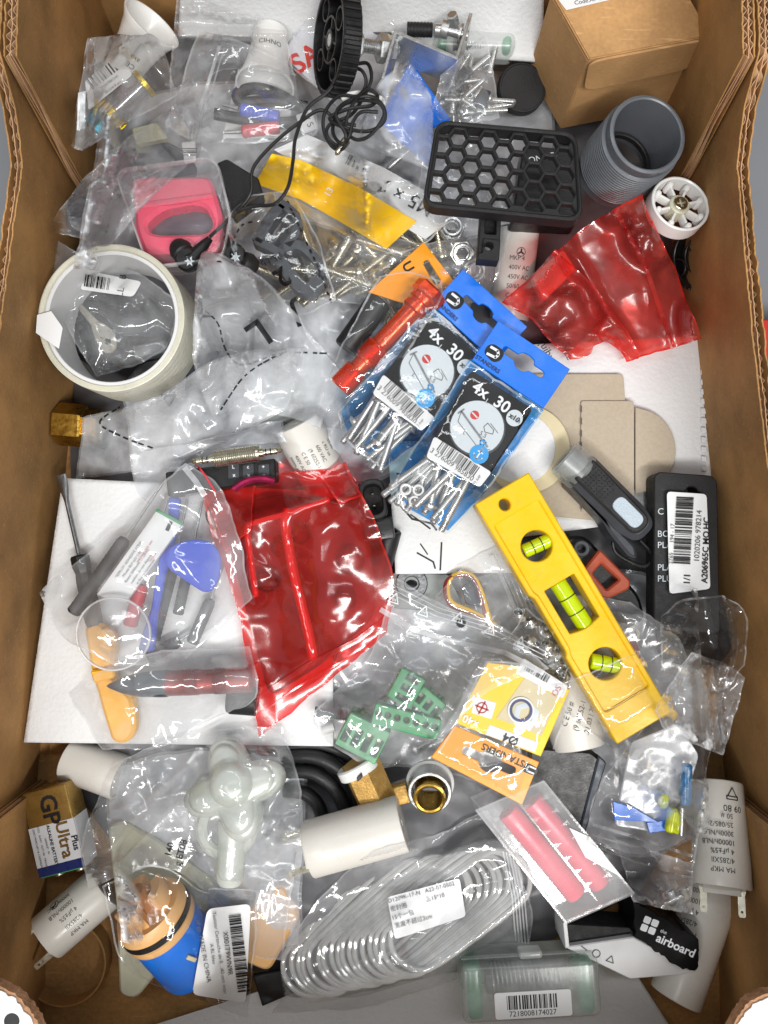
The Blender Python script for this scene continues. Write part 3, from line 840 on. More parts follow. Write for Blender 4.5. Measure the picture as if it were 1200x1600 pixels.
# grey board insert and cream disc
t = thing('board_insert', 'grey-brown die-cut board insert with a round tab beside the torch', 'cardboard', 960, 680, 40)
slab('panel', rpoly([(800, 584), (974, 584), (977, 625), (977, 818), (800, 800)], 7), 43, 1.2, M['grey_insert'], t)
slab('tab_panel', rpoly([(908, 626), (990, 626), (991, 636), (991, 800), (908, 800)], 4), 44.4, 1.2, M['grey_insert'], t)
slab('round_tab', [(993, 636)]+circ(992, 704, 64, 24, a0=-78, a1=80, ry=66)+[(993, 772)], 44.2, 1.2, M['grey_insert'], t)
for i in range(9): slab('perforation', [(907.5, 634+i*19), (909.5, 634+i*19), (909.5, 644+i*19), (907.5, 644+i*19)], 44.7, .2, M['greyink'], t, hmap=False, b=0)
t = thing('paper_disc', 'round cream paper disc with a white centre under the blue screw packet', 'disc', 830, 700, 42)
slab('disc', circ(822, 702, 69, 48), 45.6, .8, M['cream'], t)
slab('centre', circ(812, 700, 56, 48), 46.2, .5, M['paper'], t)

# ------------------------------------------------------------------ capacitors
def camang(Mx, h):
    """Turn about the frame's Z at which its surface at height h faces the camera."""
    v = Mx.inverted() @ Vector((0, 0, CAM_H)) - Vector((0, 0, h))
    return math.degrees(math.atan2(v.y, v.x))
CAPG = 'white motor capacitors'
def capacitor(p0, p1, r, label, text=None, dang=0, size=3.4, toff=.5, turn=0, r1=None, prongs=True, lead=1.45, logo=None, date=None):
    """p0 the prong end, p1 the blind end (world points)."""
    h = (p1-p0).length; Mx = FA(p0, p1); r1 = r1 or r
    t = thing('capacitor', label, 'capacitor', loc=p0.copy(), group=CAPG)
    g = G(); g.add(*lathe([(0, 1.2), (r-1.6, 1.2), (r-1.4, 0), (r-.3, 0), (r, .5), (r, h*.2), (r1, h-1.2), (r1-.4, h-.3), (r1-1.2, h), (r1*.5, h-.5), (2.2, h-.6), (1.8, h-1.4), (0, h-1.4)], 56), Mx)
    obj('case', g, M['cap'], t)
    ca = camang(Mx, h*.5)
    if prongs:
        g = G(); g.add(*box(2.4, r*1.25, 4.5, .4), Mx @ Rm(ca, 'Z') @ Tm((0, 0, -3.5))); obj('divider', g, M['cap'], t)
        src = None
        for s in (-1, 1):
            g = G(); pl = prism([(-2.6, 0), (2.6, 0), (2.2, 2.2), (1.7, 4), (1.7, 13), (1.2, 14), (-1.2, 14), (-1.7, 13), (-1.7, 4), (-2.2, 2.2)], -.4, .4, [circ(0, 11.5, .65, 10)])
            g.add(*pl, Mx @ Rm(ca, 'Z') @ Tm((0, s*r*.62, 1)) @ Rm(90, 'Y') @ Rm(-90, 'Z'))
            obj('prong', g, M['tin'], t)
    if text:
        inkcyl('lettering', shift(lines2d(text, size, lead, align='l', sx=.9), 0, 0), Mx @ Tm((0, 0, h*toff)), max(r, r1), ca+dang, M['ink'], t, turn)
    return t, Mx, h, ca
# pale capacitor under the amber handle
capacitor(P(190, 1215, 24), P(108, 1185, 20), 12.5, 'white capacitor end sticking out above the gold battery', prongs=False)
# under the red bag's top edge
t, Mx, h, ca = capacitor(P(520, 770, 24), P(462, 660, 40), 14, 'white capacitor with safety marks between the jack adapter and the screws',
    ['.22.06', 'c RU us', '600 VAC', '(9 60252-1', 'C E 50', '400V AC', '3000h/NLC'], 0, 3.1, .68, -90, prongs=False)
# by the phone grid
t, Mx, h, ca = capacitor(P(795, 500, 22), P(812, 358, 34), 11.5, 'white capacitor standing between the honeycomb bracket and red bag', ['MKP 4', '400V AC', '450V AC', '50/60', 'C E'], -18, 3.6, .45, 0, prongs=False)
inkcyl('logo', merge(stroke2d(circ(0, 0, 2.4, 20), .35, True), stroke2d([(0, 0), (0, 1.6)], .9), stroke2d([(0, 0), (1.4, -.9)], .9), stroke2d([(0, 0), (-1.4, -.9)], .9)), Mx @ Tm((0, 0, h*.72)), 11.5, ca-18+180/pi*6/11.5, M['ink'], t)
# beside the level
t, Mx, h, ca = capacitor(P(870, 1010, 34), P(905, 1168, 40), 14.5, 'grey-white capacitor marked 21.03 lying between orange nut packet and level', ['C E 50 #', '(9 60252-1', '.21.03 | 26'], 0, 4.2, .8, 240, prongs=False)
# lower right, lying under the upright one
t, Mx, h, ca = capacitor(P(1118, 1380, 12), P(1055, 1560, 22), 14.0, 'white capacitor lying on the box floor beside the torn white carton', ['MA MKP', '4/285XII', '4 µF±5%', '10000h/NLB', '3000h/NLC'], 12, 4.0, .28, 12, prongs=False)
# lower left, three prongs towards the corner
t, Mx, h, ca = capacitor(P(73, 1465, 26), P(165, 1385, 16), 13.5, 'white capacitor with bare prongs pointing to the box corner below the battery',
    ['MA MKP', '4/285XII', '4 µF±5%', '10000h/NLB', '3000h/NLC'], -8, 3.3, .62, -90)
inkcyl('logo', merge(stroke2d(circ(0, 0, 2.4, 20), .4, True), stroke2d([(-1.2, .9), (0, .4), (1.2, -.9), (.2, -1.4)], .8)), Mx @ Tm((0, 0, h*.38)), 13.5, ca-52, M['ink'], t)
g = G(); g.add(*lathe(tubeprof(23, 24.2, 0, 12), 60, True), F(112, 1490, 2)); tag(obj('cardboard_ring', g, M['card'], None), 'thin brown cardboard ring on the dark box floor', 'ring')
# ------------------------------------------------------------------ small shared pieces
class Proto:
    def __init__(s, g, m, ang=35):
        s.V = np.array([tuple(v) for v in g.v]); s.me = bpy.data.meshes.new('piece')
        s.me.from_pydata((s.V*S).tolist(), [], g.f); s.me.materials.append(m); s.me.shade_smooth(); s.me.set_sharp_from_angle(angle=R(ang))
        s.me.calc_loop_triangles(); s.T = np.array([tuple(t.vertices) for t in s.me.loop_triangles])
    def put(s, name, Mx, parent=None):
        o = bpy.data.objects.new(name, s.me); col.objects.link(o)
        L = Mx.copy(); L.translation = (Mx.translation-(org(parent) if parent else Vector()))*S
        if parent: o.parent = parent
        o.matrix_local = L
        o['_o'] = list(Mx.translation)
        Vw = s.V @ np.array(Mx.to_3x3()).T+np.array(Mx.translation)
        hm_add(Vw, s.T)
        return o
def screwgeo(L=30, r=1.9, hr=3.6, hh=2.2, head='pan', pitch=.9):
    pr = [(0, hh), (hr*.35, hh), (hr*.8, hh*.8), (hr, hh*.3), (hr, 0), (r, 0)] if head == 'pan' else [(0, hh), (hr, hh), (hr, hh*.8), (r, 0)]
    n = int(L/pitch)
    for i in range(n):
        z = -i*pitch; pr += [(r, z-.1), (r*.9, z-pitch*.5), (r, z-pitch*.9)]
    pr += [(r*.7, -L-.3), (0, -L-.3)]
    g = G(); g.add(*lathe(pr, 12)); return g
SCREW = Proto(screwgeo(), M['steel']); SCREW_S = Proto(screwgeo(16, 1.5, 2.9, 1.8), M['steel']); SCREW_B = Proto(screwgeo(40, 2.4, 4.6, 3), M['nickel'])
def hexnut(r, h, hole, dome=0):
    g = G()
    pr = [(hole, 0), (r*.92, 0), (r, h*.15), (r, h*.85), (r*.92, h), (hole, h)]
    g.add(*lathe(pr, 6, True))
    if dome: g.add(*lathe([(hole, h-.1), (r*.78, h-.1), (r*.7, h+dome), (hole+.3, h+dome)], 18, True))
    return g
NUT = Proto(hexnut(3.9, 3.0, 1.9, 1.6), M['steel'], 25)
def rod(name, p0, p1, prof, m, parent=None, seg=28, ang=35):
    """A turned piece: prof = (radius, mm along from p0)."""
    g = G(); g.add(*lathe(prof, seg), FA(p0, p1)); return obj(name, g, m, parent, ang)
def between(p0, p1): return (p1-p0).length
def strip(name, pts, w, m, parent, lift=.5, step=4):
    """A narrow band w px wide following pts (px)."""
    p = [Vector(x) for x in pts]; L_, R_ = [], []
    for i in range(len(p)):
        d = (p[min(i+1, len(p)-1)]-p[max(i-1, 0)]).normalized(); n = Vector((-d.y, d.x))*w/2
        L_.append(tuple(p[i]+n)); R_.append(tuple(p[i]-n))
    pl = L_+R_[::-1]
    return patch(name, pl, m, parent, (0, len(p)-1, len(p), 2*len(p)-1), step, lift, tension=6, hmap=False)
def dashes(name, pts, m, parent, on=7, off=6, w=2.6, lift=.4):
    p = spline([(x, y, 0) for x, y in pts], 14); V, Fc = [], []
    acc = 0; seg = []
    for a, b in zip(p[:-1], p[1:]):
        acc += (b-a).length
        if acc % (on+off) < on: 
            v, f = stroke2d([(a.x, -a.y), (b.x, -b.y)], w); k = len(V); V += v; Fc += [tuple(k+i for i in t) for t in f]
    return ink(name, (V, Fc), 0, 0, 0, m, parent, lift=lift)

# ------------------------------------------------------------------ far end: left
def flare(name, label, p0, p1, word, dang):
    t = thing(name, label, 'fitting', loc=p0.copy()); h = between(p0, p1); Mx = FA(p0, p1)
    g = G(); g.add(*lathe([(0, 0), (9, 0), (9.6, .6), (10.4, h*.3), (11.8, h*.6), (14.2, h*.86), (16.4, h*.98), (16.4, h), (15.4, h), (12, h*.75), (9, h*.4), (0, h*.35)], 48), Mx)
    obj('body', g, M['white'], t)
    inkcyl('lettering', lines2d(word, 4, 1.2), Mx @ Tm((0, 0, h*.45)), 11.6, camang(Mx, h*.45)+dang, M['ink'], t, 180)
    return t
flare('flared_fitting', 'white flared plastic fitting poking up in the far corner beside foam sheet', P(186, 118, 50), P(238, 36, 70), ['CE', 'axa'], 10)
flare('flared_fitting', 'white rounded plastic fitting in a clear bag beside the wheel card', P(424, 50, 52), P(414, 135, 56), ['CIHNO'], 0)
t = thing('clear_bag', 'tall milky bag with rolled edge in front of the foam sheet', 'plastic bag', 350, 60, 40)
film('film', [(276, -5), (330, 5), (445, 44), (462, 118), (350, 110), (262, 172)], M['film'], t, (0, 2, 3, 5), wr=1.0, L=70, seed=3, zmax=75, puff=4)
# dark knob in a bag by the wall
t = thing('rubber_knob', 'dark blue-grey rubber knob in a bag against the side wall', 'knob', 134, 340, 26)
p0, p1 = P(140, 345, 24), P(131, 336, 58)
g = G(); g.add(*lathe([(0, 0), (10, 0), (12, 6), (12.6, 20), (11.5, 28), (9, 31), (0, 32)], 40), FA(p0, p1)); k = obj('grip', g, M['bluegrey'], t)
for i in range(10):
    g = G(); g.add(*box(2.2, 1.6, 20, .5), FA(p0, p1) @ Rm(i*36, 'Z') @ Tm((12.1, 0, 5))); obj('rib', g, M['bluegrey'], t)
t = thing('grey_block', 'dark grey moulded block in a bag behind the knob', 'block', 230, 240, 24)
slab('body', rpoly([(165, 250), (250, 215), (300, 240), (290, 262), (185, 300)], 8), 42, 18, M['bluegrey'], t, b=1)
slab('pale_insert', rpoly([(205, 200), (245, 190), (262, 215), (212, 225)], 4), 46, 10, M['ivory'], t, b=.6)
slab('label', rpoly([(283, 222), (305, 220), (306, 252), (288, 254)], 3), 47, .6, M['label'], t); ink('lettering', bars2d(12, 24, 6, 4), 296, 237, 90, M['ink'], t, z=47.4)
t = thing('clear_bag', 'long clear bag running from the wall to the anodised parts', 'plastic bag', 170, 300, 20)
film('film', [(128, 282), (200, 215), (285, 158), (312, 235), (190, 340), (168, 384), (72, 356)], M['film'], t, (0, 2, 4, 6), wr=1.5, L=46, seed=8, tension=80)
# anodised fittings with barcode
t = thing('anodised_fitting', 'teal, yellow and pink anodised fitting beside a barcode in a bag', 'fitting', 190, 160, 44)
p0, p1 = P(160, 192, 50), P(228, 128, 54)
ax = FA(p0, p1); Lx = between(p0, p1)
g = G(); g.add(*lathe([(3.0, 1.2), (3.4, 0), (7.2, 0), (8.4, .8), (8.4, 9), (7.6, 9.6), (3, 9.6)], 30, True), ax @ Tm((0, 0, -6))); obj('teal_collar', g, M['tealmetal'], t)
g = G(); g.add(*lathe(tubeprof(3.4, 4.8, -6.2, -4.5, .2), 24, True), ax); obj('eyelet', g, M['steel'], t)
g = G(); g.add(*lathe([(0, 0), (8, 0), (8.6, .6), (8.6, 5.2), (8, 6), (0, 6)], 30), ax @ Tm((0, 0, 4.4))); obj('yellow_collar', g, M['yellowmetal'], t)
for i in range(16):
    g = G(); g.add(*box(.9, .7, 5, .2), ax @ Tm((0, 0, 4.9)) @ Rm(i*22.5, 'Z') @ Tm((8.6, 0, 0))); obj('knurl', g, M['yellowmetal'], t, hmap=False)
g = G(); g.add(*lathe(tubeprof(6, 7, 10.2, Lx-3, .3), 30, True), ax); obj('clear_barrel', g, M['clear_hard'], t)
rod('core', ax @ Vector((0, 0, 10)), p1, [(0, 0), (2.2, 0), (2.2, Lx-13), (0, Lx-13)], M['steel'], t)
g = G(); g.add(*lathe(tubeprof(4, 8, Lx-3, Lx, .3), 30, True), ax); obj('yellow_ring', g, M['yellowmetal'], t)
p0, p1 = P(180, 145, 46), P(215, 108, 50)
rod('pink_collar', p0, p1, [(0, 0), (6, 0), (6.6, 1), (6.6, 12), (7.6, 12.6), (7.6, 16), (6, 17), (0, 17)], M['pinkmetal'], t)
t = thing('clear_bag', 'small stiff clear bag with a barcode label round the anodised fitting', 'plastic bag', 180, 150, 44)
slab('label', rpoly([(132, 126), (186, 84), (207, 116), (138, 172)], 5), 61, .4, M['label'], t)
patch('label', [(122, 145), (134, 142), (132, 200), (120, 204)], M['label'], t, lift=.5, tension=10)
ink('barcode_print', bars2d(54, 18, 16, 3), 161, 116, 37, M['ink'], t, z=61.3)
ink('lettering', lines2d(['X0017BKD45', 'BUSHI 8 pcs'], 6, 1.6), 174, 132, 37, M['greyink'], t, z=61.3)
ink('barcode_print', bars2d(36, 9, 12, 4), 127, 162, 84, M['ink'], t, lift=.5)
film('film', [(138, 60), (134, 110), (205, 62), (245, 60), (278, 148), (185, 200), (130, 238), (110, 228), (124, 140)], M['film'], t, (1, 4, 6, 7), wr=1.0, L=40, seed=5, tension=70)

# ------------------------------------------------------------------ zip bag with probes
t = thing('test_probe', 'blue-handled probe in the zip bag near the earphone cable', 'probe', 410, 178, 44, group='probes in the far zip bag')
rod('handle', P(376, 171, 52), P(443, 184, 52), [(0, 0), (2.6, 0), (3.6, 1)]+[(3.6-.35*(i % 2), 2+i*1.1) for i in range(16)]+[(3.2, 22), (0, 22.4)], M['blue_tool'], t)
rod('tip', P(347, 163, 51), P(378, 171, 52), [(0, 0), (.9, .5), (1.2, 10), (0, 10)], M['steel'], t)
t = thing('test_probe', 'red-handled probe in the zip bag near the earphone cable', 'probe', 410, 203, 44, group='probes in the far zip bag')
rod('handle', P(378, 206, 51), P(441, 198, 51), [(0, 0), (2.6, 0), (3.6, 1)]+[(3.6-.35*(i % 2), 2+i*1.1) for i in range(15)]+[(3.2, 21), (0, 21.4)], M['redplastic'], t)
rod('tip', P(350, 207, 50), P(379, 206, 51), [(0, 0), (.9, .5), (1.2, 10), (0, 10)], M['steel'], t)
g = G(); g.add(*tube(spline(PL((335, 178, 48), (380, 186, 46), (450, 192, 47), (478, 178, 48), (440, 150, 49), (400, 138, 50), (372, 146, 50), (380, 160, 48), (430, 158, 48), (480, 168, 47)), 10), 3.2, 10))
tag(obj('black_lead', g, M['rubber'], None), 'thick black lead coiled behind the probe handles', 'cable')
t = thing('zip_bag', 'clear zip bag with wide grip strip over the red and blue probes', 'plastic bag', 380, 150, 40)
patch('paper_slip', [(372, 108), (458, 128), (452, 216), (348, 216)], M['label'], t, z=42, wr=1, hmap=True)
slab('insert_card', rpoly([(462, 180), (486, 170), (497, 200), (472, 210)], 2), 55, .6, M['label'], t); ink('lettering', lines2d(['V S'], 15), 481, 189, -60, M['ink'], t, z=55.3)
film('film', [(312, 46), (345, 55), (420, 82), (482, 132), (498, 196), (488, 214), (400, 224), (306, 222), (258, 196)], M['film'], t, (0, 3, 5, 8), wr=1.1, L=60, seed=14, tension=90)
strip('grip_strip', [(343, 72), (326, 128), (308, 182), (298, 216)], 5, M['zipline'], t, .6)
strip('grip_strip', [(350, 76), (334, 130), (316, 184), (306, 218)], 2.5, M['zipline'], t, .6)

# ------------------------------------------------------------------ far end: wheel, card, bracket
t = thing('hanging_card', 'grey checked hanging card with red letters behind the black wheel', 'card', 545, 75, 40)
cq = [(440, 84), (535, -45), (650, 65), (555, 194)]
patch('card', cq, M['checker'], t, z=50, th=.8)
ink('lettering', lines2d(['SA'], 44, bold=True), 478, 92, 34, M['red_ink'], t, z=50.4)
slab('badge', rpoly([(560, 2), (590, -6), (592, 8), (575, 24), (563, 16)], 3), 50.8, .5, M['yellow_label'], t); ink('lettering', lines2d(['4 PCS'], 11, bold=True), 577, 5, 14, M['ink'], t, z=51.1)
g = prism(WX(circ(600, 40, 23, 30, 15), 50.7), 50.3, 50.7, [WX(circ(597, 42, 12, 24, 8), 50.7)]); gg = G(); gg.add(*g); obj('washer_print', gg, M['slate'], t)
ink('lettering', lines2d(['ze 3,5'], 16, bold=True), 600, 70, 70, M['yellow_label'], t, z=50.9)
film('sleeve', [(436, 86), (535, -48), (655, 66), (556, 198)], M['film_crisp'], t, wr=.8, L=70, seed=7, zmax=56, tension=20, hmap=False)
def wheel(label, ctr, nrm, r, w, face=True):
    """A ribbed black pulley wheel; nrm points out of its visible face."""
    t = thing('ribbed_wheel', label, 'wheel', loc=ctr-Vector((0, 0, r)))
    Mx = FA(ctr, ctr+nrm)
    g = G(); g.add(*lathe(tubeprof(r-3.0, r-.8, -w, 0, .4), 64, True), Mx); obj('rim', g, M['black'], t)
    tp = None
    for i in range(40):
        g = G(); g.add(*box(2.0, 2.6, w-.8, .5, 1), Mx @ Rm(i*9, 'Z') @ Tm((r-.6, 0, -w+.4))); obj('tread', g, M['black'], t, hmap=False)
    g = G(); g.add(*lathe(tubeprof(3.2, 5.2, -w+1, -.6, .3), 32, True), Mx); hub = obj('hub', g, M['black'], t)
    g = G(); g.add(*lathe(tubeprof(10.2, 11.4, -w+2, -.8, .3), 48, True), Mx); obj('ring_web', g, M['black'], t)
    for i in range(4):
        g = G(); g.add(*box(1.2, 6, w-3, .2, 1), Mx @ Rm(45+i*90, 'Z') @ Tm((0, 7.6, -w+2))); obj('spoke', g, M['black'], t, hmap=False)
        g = G(); g.add(*lathe(tubeprof(4.6, 5.6, -w+2, -.8, .2), 28, True), Mx @ Rm(i*90, 'Z') @ Tm((0, 16.6, 0))); obj('ring_web', g, M['black'], t, hmap=False)
    g = G(); g.add(*lathe([(0, -w+1.5), (r-3, -w+1.5), (r-3, -w+2.6), (0, -w+2.6)], 48), Mx); obj('disc', g, M['black_matt'], t)
    g = G(); g.add(*lathe([(0, -.8), (3, -.8), (3.2, -1.2), (3.2, -w-14), (0, -w-14)][::-1], 24), Mx); obj('axle_bolt', g, M['steel'], t)
    return t, Mx
wc = P(512, 62, 84)
wn = Vector((-.92, -.10, .37)).normalized()
t, Mx = wheel('black ribbed wheel standing on edge by the bolt and bracket', wc, wn, 26.5, 10)
t = thing('hex_bolt', 'zinc bolt with two nuts between the black wheel and bracket', 'bolt', loc=Mx @ Vector((0, 0, -12)))
g = G(); g.add(*lathe([(0, 0), (3.6, 0)]+[(3.6-.4*(i % 2), i*.55) for i in range(1, 44)]+[(3, 24.5), (0, 24.5)], 20), Mx @ Tm((0, 0, -40))); obj('threaded_shank', g, M['steel'], t)
for zz in (-16.5, -31.5):
    g = hexnut(7.4, 5, 3.4); g2 = G(); g2.add(g.v, g.f, Mx @ Tm((0, 0, zz-2)) @ Rm(20, 'Z')); obj('nut', g2, M['steel'], t, 25)
g = hexnut(5.4, 4, 2.4); g2 = G(); g2.add(g.v, g.f, Mx @ Tm((0, 0, -39)) @ Rm(5, 'Z')); obj('nut', g2, M['steel'], t, 25)
# zinc bracket (bent strip on edge)
t = thing('zinc_bracket', 'bright zinc Z-shaped bracket with a bolt through its end plate', 'bracket', 660, 80, 48)
bp_ = [PN(x, y, 80) for x, y in ((598, 122), (618, 49), (714, 90), (736, 20))]
def bent(name, poly, z0, z1, th, m, parent):
    n = len(poly); L_, R_ = [], []
    for i in range(n):
        a = Vector(poly[max(i-1, 0)]); b = Vector(poly[i]); e = Vector(poly[min(i+1, n-1)])
        d1 = (b-a).normalized() if i else (e-b).normalized(); d2 = (e-b).normalized() if i < n-1 else d1
        n1 = Vector((-d1.y, d1.x)); n2 = Vector((-d2.y, d2.x)); s = (n1+n2).normalized(); k = th/2/max(.35, s.dot(n1))
        L_.append(tuple(b+s*k)); R_.append(tuple(b-s*k))
    g = G(); g.add(*prism(L_+R_[::-1], z0, z1, b=.25)); return obj(name, g, m, parent, 30)
bent('strip', bp_, 57, 80, 1.7, M['steel'], t)
a_, b_ = P(690, 44, 72), P(738, 58, 72)
rod('bolt', a_, b_, [(0, 0), (4.4, 0), (4.6, .6), (4.6, 4), (2.6, 4.2), (2.6, 15), (0, 15)], M['steel'], t)
rod('washer', P(718, 52, 72), P(738, 58, 72), [(0, 0), (5.2, 0), (5.2, 1.2), (0, 1.2)], M['steel'], t)
rod('clamp_bolt', P(706, 22, 80), P(712, 50, 70), [(0, 0), (2.6, 0), (3.2, .7), (3.2, 6), (2.2, 6.4), (2.2, 12), (0, 12)], M['steel'], t, 6)
t = thing('black_rod', 'black ribbed rod with metal end leading to the zinc bracket', 'rod', 660, 48, 60)
rod('sleeve', P(636, 46, 66), P(680, 47, 66), [(0, 0), (3.6, 0)]+[(3.8-.3*(i % 2), .6+i*.9) for i in range(15)]+[(3.4, 14), (0, 14)], M['rubber'], t)
rod('ferrule', P(679, 47, 66), P(700, 48, 66), [(0, 0), (3.4, 0), (3.6, .4), (3.6, 7), (0, 7)], M['steel'], t)

# ------------------------------------------------------------------ frosted cases with green ends
def tubecase(label, px, py, z, a, L_, w, h, barcode=None, coil=True):
    t = thing('frosted_case', label, 'case', px, py, z)
    Mx = F(px, py, z, a); 
    def put(name, geo, m, dx=0, dz=0, dy=0, par=None): g = G(); g.add(*geo, Mx @ Tm((dx, dy, dz))); return obj(name, g, m, par or t)
    if coil:
        pts = [Mx @ Vector((-L_*.26+L_*.5*i/220, w*.3*math.cos(i*.44), h*.45+h*.3*math.sin(i*.44))) for i in range(221)]
        g = G(); g.add(*tube(pts, .8, 7)); obj('coil', g, M['steel_dark'], t)
        put('spool', box(L_*.62, w*.34, h*.34, 1.5), M['slate'], 0, h*.28)
    for s in (-1, 1): put('green_end', box(L_*.11, w-3, h-3, 2.5, 3), M['frost_green'], s*(L_*.5-L_*.1), 1.5)
    b = put('shell', box(L_, w, h, 4, 4), M['frost'])
    put('lid_lip', box(L_-3, .9, 3, .4), M['frost'], 0, h*.62, w/2+.1, b)
    put('catch', box(L_*.17, 4.2, h*.34, 1.6, 3), M['frost'], L_*.02, h*.55, w/2+1.9)
    if barcode:
        lab = G(); lab.add(*prism(rpoly([(-20, -6.6), (21, -6.6), (21, 7), (-20, 7)], 1.6), h+.1, h+.45), Mx @ Tm((0, -w*.2, 0))); obj('label', lab, M['label'], t)
        inkM('barcode_print', bars2d(27, 7.2, 26, 8), Mx @ Tm((0, -w*.2+1.7, h+.55)), M['ink'], t)
        inkM('lettering', lines2d([barcode], 3.9), Mx @ Tm((0, -w*.2-4.2, h+.55)), M['ink'], t)
    return t
tubecase('green-tipped frosted case at the far end behind the zinc bracket', 738, 78, 36, -2, 46, 21, 18, None, True)
t = thing('plastic_disc', 'round flat black disc between the small carton and honeycomb bracket', 'disc', 812, 143, 30)
g = G(); g.add(*lathe([(0, 0), (13.4, 0), (14.2, .6), (14.2, 5), (13.6, 5.8), (13, 5.9), (12.6, 5.4), (0, 5.4)], 60), F(812, 143, 34, 0, 10, 8)); obj('disc', g, M['black_matt'], t)

# small carton
t = thing('small_carton', 'small brown carton with tuck flap in the far corner', 'carton', 1000, 110, 30)
zt, zb = 95, 30
A = P(920, 91, zt); B = P(1111, 54, zt); C = P(869, 0, zt); d = (C-A)*1.15; 
dn = Vector((0, 0, zb-zt))
def hexa(name, p, vx, vy, vz, m, parent, b=.5):
    bm = bmesh.new(); vs = []
    for k in ((0, 0, 0), (1, 0, 0), (1, 1, 0), (0, 1, 0), (0, 0, 1), (1, 0, 1), (1, 1, 1), (0, 1, 1)):
        vs.append(bm.verts.new(p+vx*k[0]+vy*k[1]+vz*k[2]))
    for f_ in ((0, 3, 2, 1), (4, 5, 6, 7), (0, 1, 5, 4), (1, 2, 6, 5), (2, 3, 7, 6), (3, 0, 4, 7)): bm.faces.new([vs[i] for i in f_])
    bmesh.ops.recalc_face_normals(bm, faces=bm.faces[:])
    if b: bmesh.ops.bevel(bm, geom=bm.edges[:], offset=b, segments=2, affect='EDGES')
    bm.verts.index_update(); g = G(); g.v = [v.co.copy() for v in bm.verts]; g.f = [tuple(v.index for v in f_.verts) for f_ in bm.faces]; bm.free()
    return obj(name, g, m, parent)
AB = B-A
hexa('body', A+dn+AB*.0, AB, d, -dn*.965, M['card2'], t)
lid = hexa('lid', A+dn*.03-d*.012, AB, d*1.01, -dn*.03, M['card2'], t, .6)
fr_ = -(d.normalized()); nn = AB.normalized()
# tuck flap with rounded lower corners, hanging in front of the body
pts = rpoly([(0, 0), (1, 0), (.955, -.58), (.045, -.62)], .14, 6)
g = G(); v, f = prism([(x, y) for x, y in pts], 0, 1); 
vn = (AB.cross(Vector((0, 0, 1)))).normalized()
g.v = [A+AB*x+Vector((0, 0, 1))*(y*38-.8)+vn*(.8+zz*1.2+(-y)*1.6) for x, y, zz in v]; g.f = f; obj('tuck_flap', g, M['card2'], t)
g = G(); g.v = [A+AB*x+d*y+Vector((0, 0, .35)) for x, y in ((.03, .70), (.60, .74), (.60, 1.0), (.0, 1.0))]; g.f = [(0, 1, 2, 3)]; lb = obj('label', g, M['label'], t, hmap=False)
inkM('lettering', lines2d(['Code.A7-86-7/8 0'], 3.2), Tm(A+AB*.30+d*.77+Vector((0, 0, .6))) @ Rm(math.degrees(math.atan2(AB.y, AB.x)), 'Z'), M['greyink'], t)

# threaded grey sleeve
t = thing('threaded_sleeve', 'grey threaded plastic pipe sleeve leaning on the small carton', 'pipe sleeve', 960, 270, 40)
p0, p1 = P(957, 268, 52), P(1012, 210, 92); Lh = between(p0, p1)
pr = [(20.4, Lh), (19.0, Lh+.5), (18.2, Lh), (17.9, Lh-6), (17.9, 2), (18.4, 0), (20.6, 0), (21, .8)]
n = 15
for i in range(n):
    z0_ = 6+i*(Lh-12)/n; pit = (Lh-12)/n
    pr += [(19.9, z0_), (21.8, z0_+pit*.42), (21.8, z0_+pit*.6), (19.9, z0_+pit*.98)]
pr += [(20.4, Lh-5)]
g = G(); g.add(*lathe(pr, 72, True), FA(p0, p1)); obj('sleeve', g, M['grey_pvc'], t)
g = G(); g.add(*lathe(tubeprof(15.8, 17.8, 6, 10, .4), 60, True), FA(p0, p1)); obj('rubber_seal', g, M['rubber'], t)

# second ribbed wheel under the white one
wheel('black ribbed wheel squeezed between red bag and side wall', P(1094, 398, 46), Vector((-.80, -.22, .5)).normalized(), 20, 10)
# white spoked wheel
t = thing('spoked_wheel', 'small white plastic wheel with spokes and a screw in its hub', 'wheel', 1051, 333, 55)
Mx = F(1051, 333, 68, 10, -8, 10)
g = G(); g.add(*lathe(tubeprof(14.6, 16.2, 0, 9, .5), 60, True), Mx); obj('rim', g, M['white'], t)
for i in range(8):
    Ms = Mx @ Rm(i*45+8, 'Z')
    g = G(); g.add(*box(9.5, 1.3, 5, .3), Ms @ Tm((9.6, 0, 2))); obj('spoke', g, M['white'], t)
    g = G(); g.add(*lathe([(0, 0), (1.7, 0), (1.7, 6), (1.2, 6.8), (0, 7)], 14), Ms @ Tm((12.7, 0, 1.5))); obj('stud', g, M['white'], t)
g = G(); g.add(*lathe([(0, 0), (5.6, 0), (5.6, 7.6), (5, 8.2), (0, 8.2)], 32), Mx); obj('hub', g, M['ivory'], t)
cross = [(-.5, -2.4), (.5, -2.4), (.5, -.5), (2.4, -.5), (2.4, .5), (.5, .5), (.5, 2.4), (-.5, 2.4), (-.5, .5), (-2.4, .5), (-2.4, -.5), (-.5, -.5)]
g = G(); g.add(*prism(circ(0, 0, 3.9, 24), 8.3, 9.3, [cross], .3), Mx); obj('screw_head', g, M['nickel'], t)

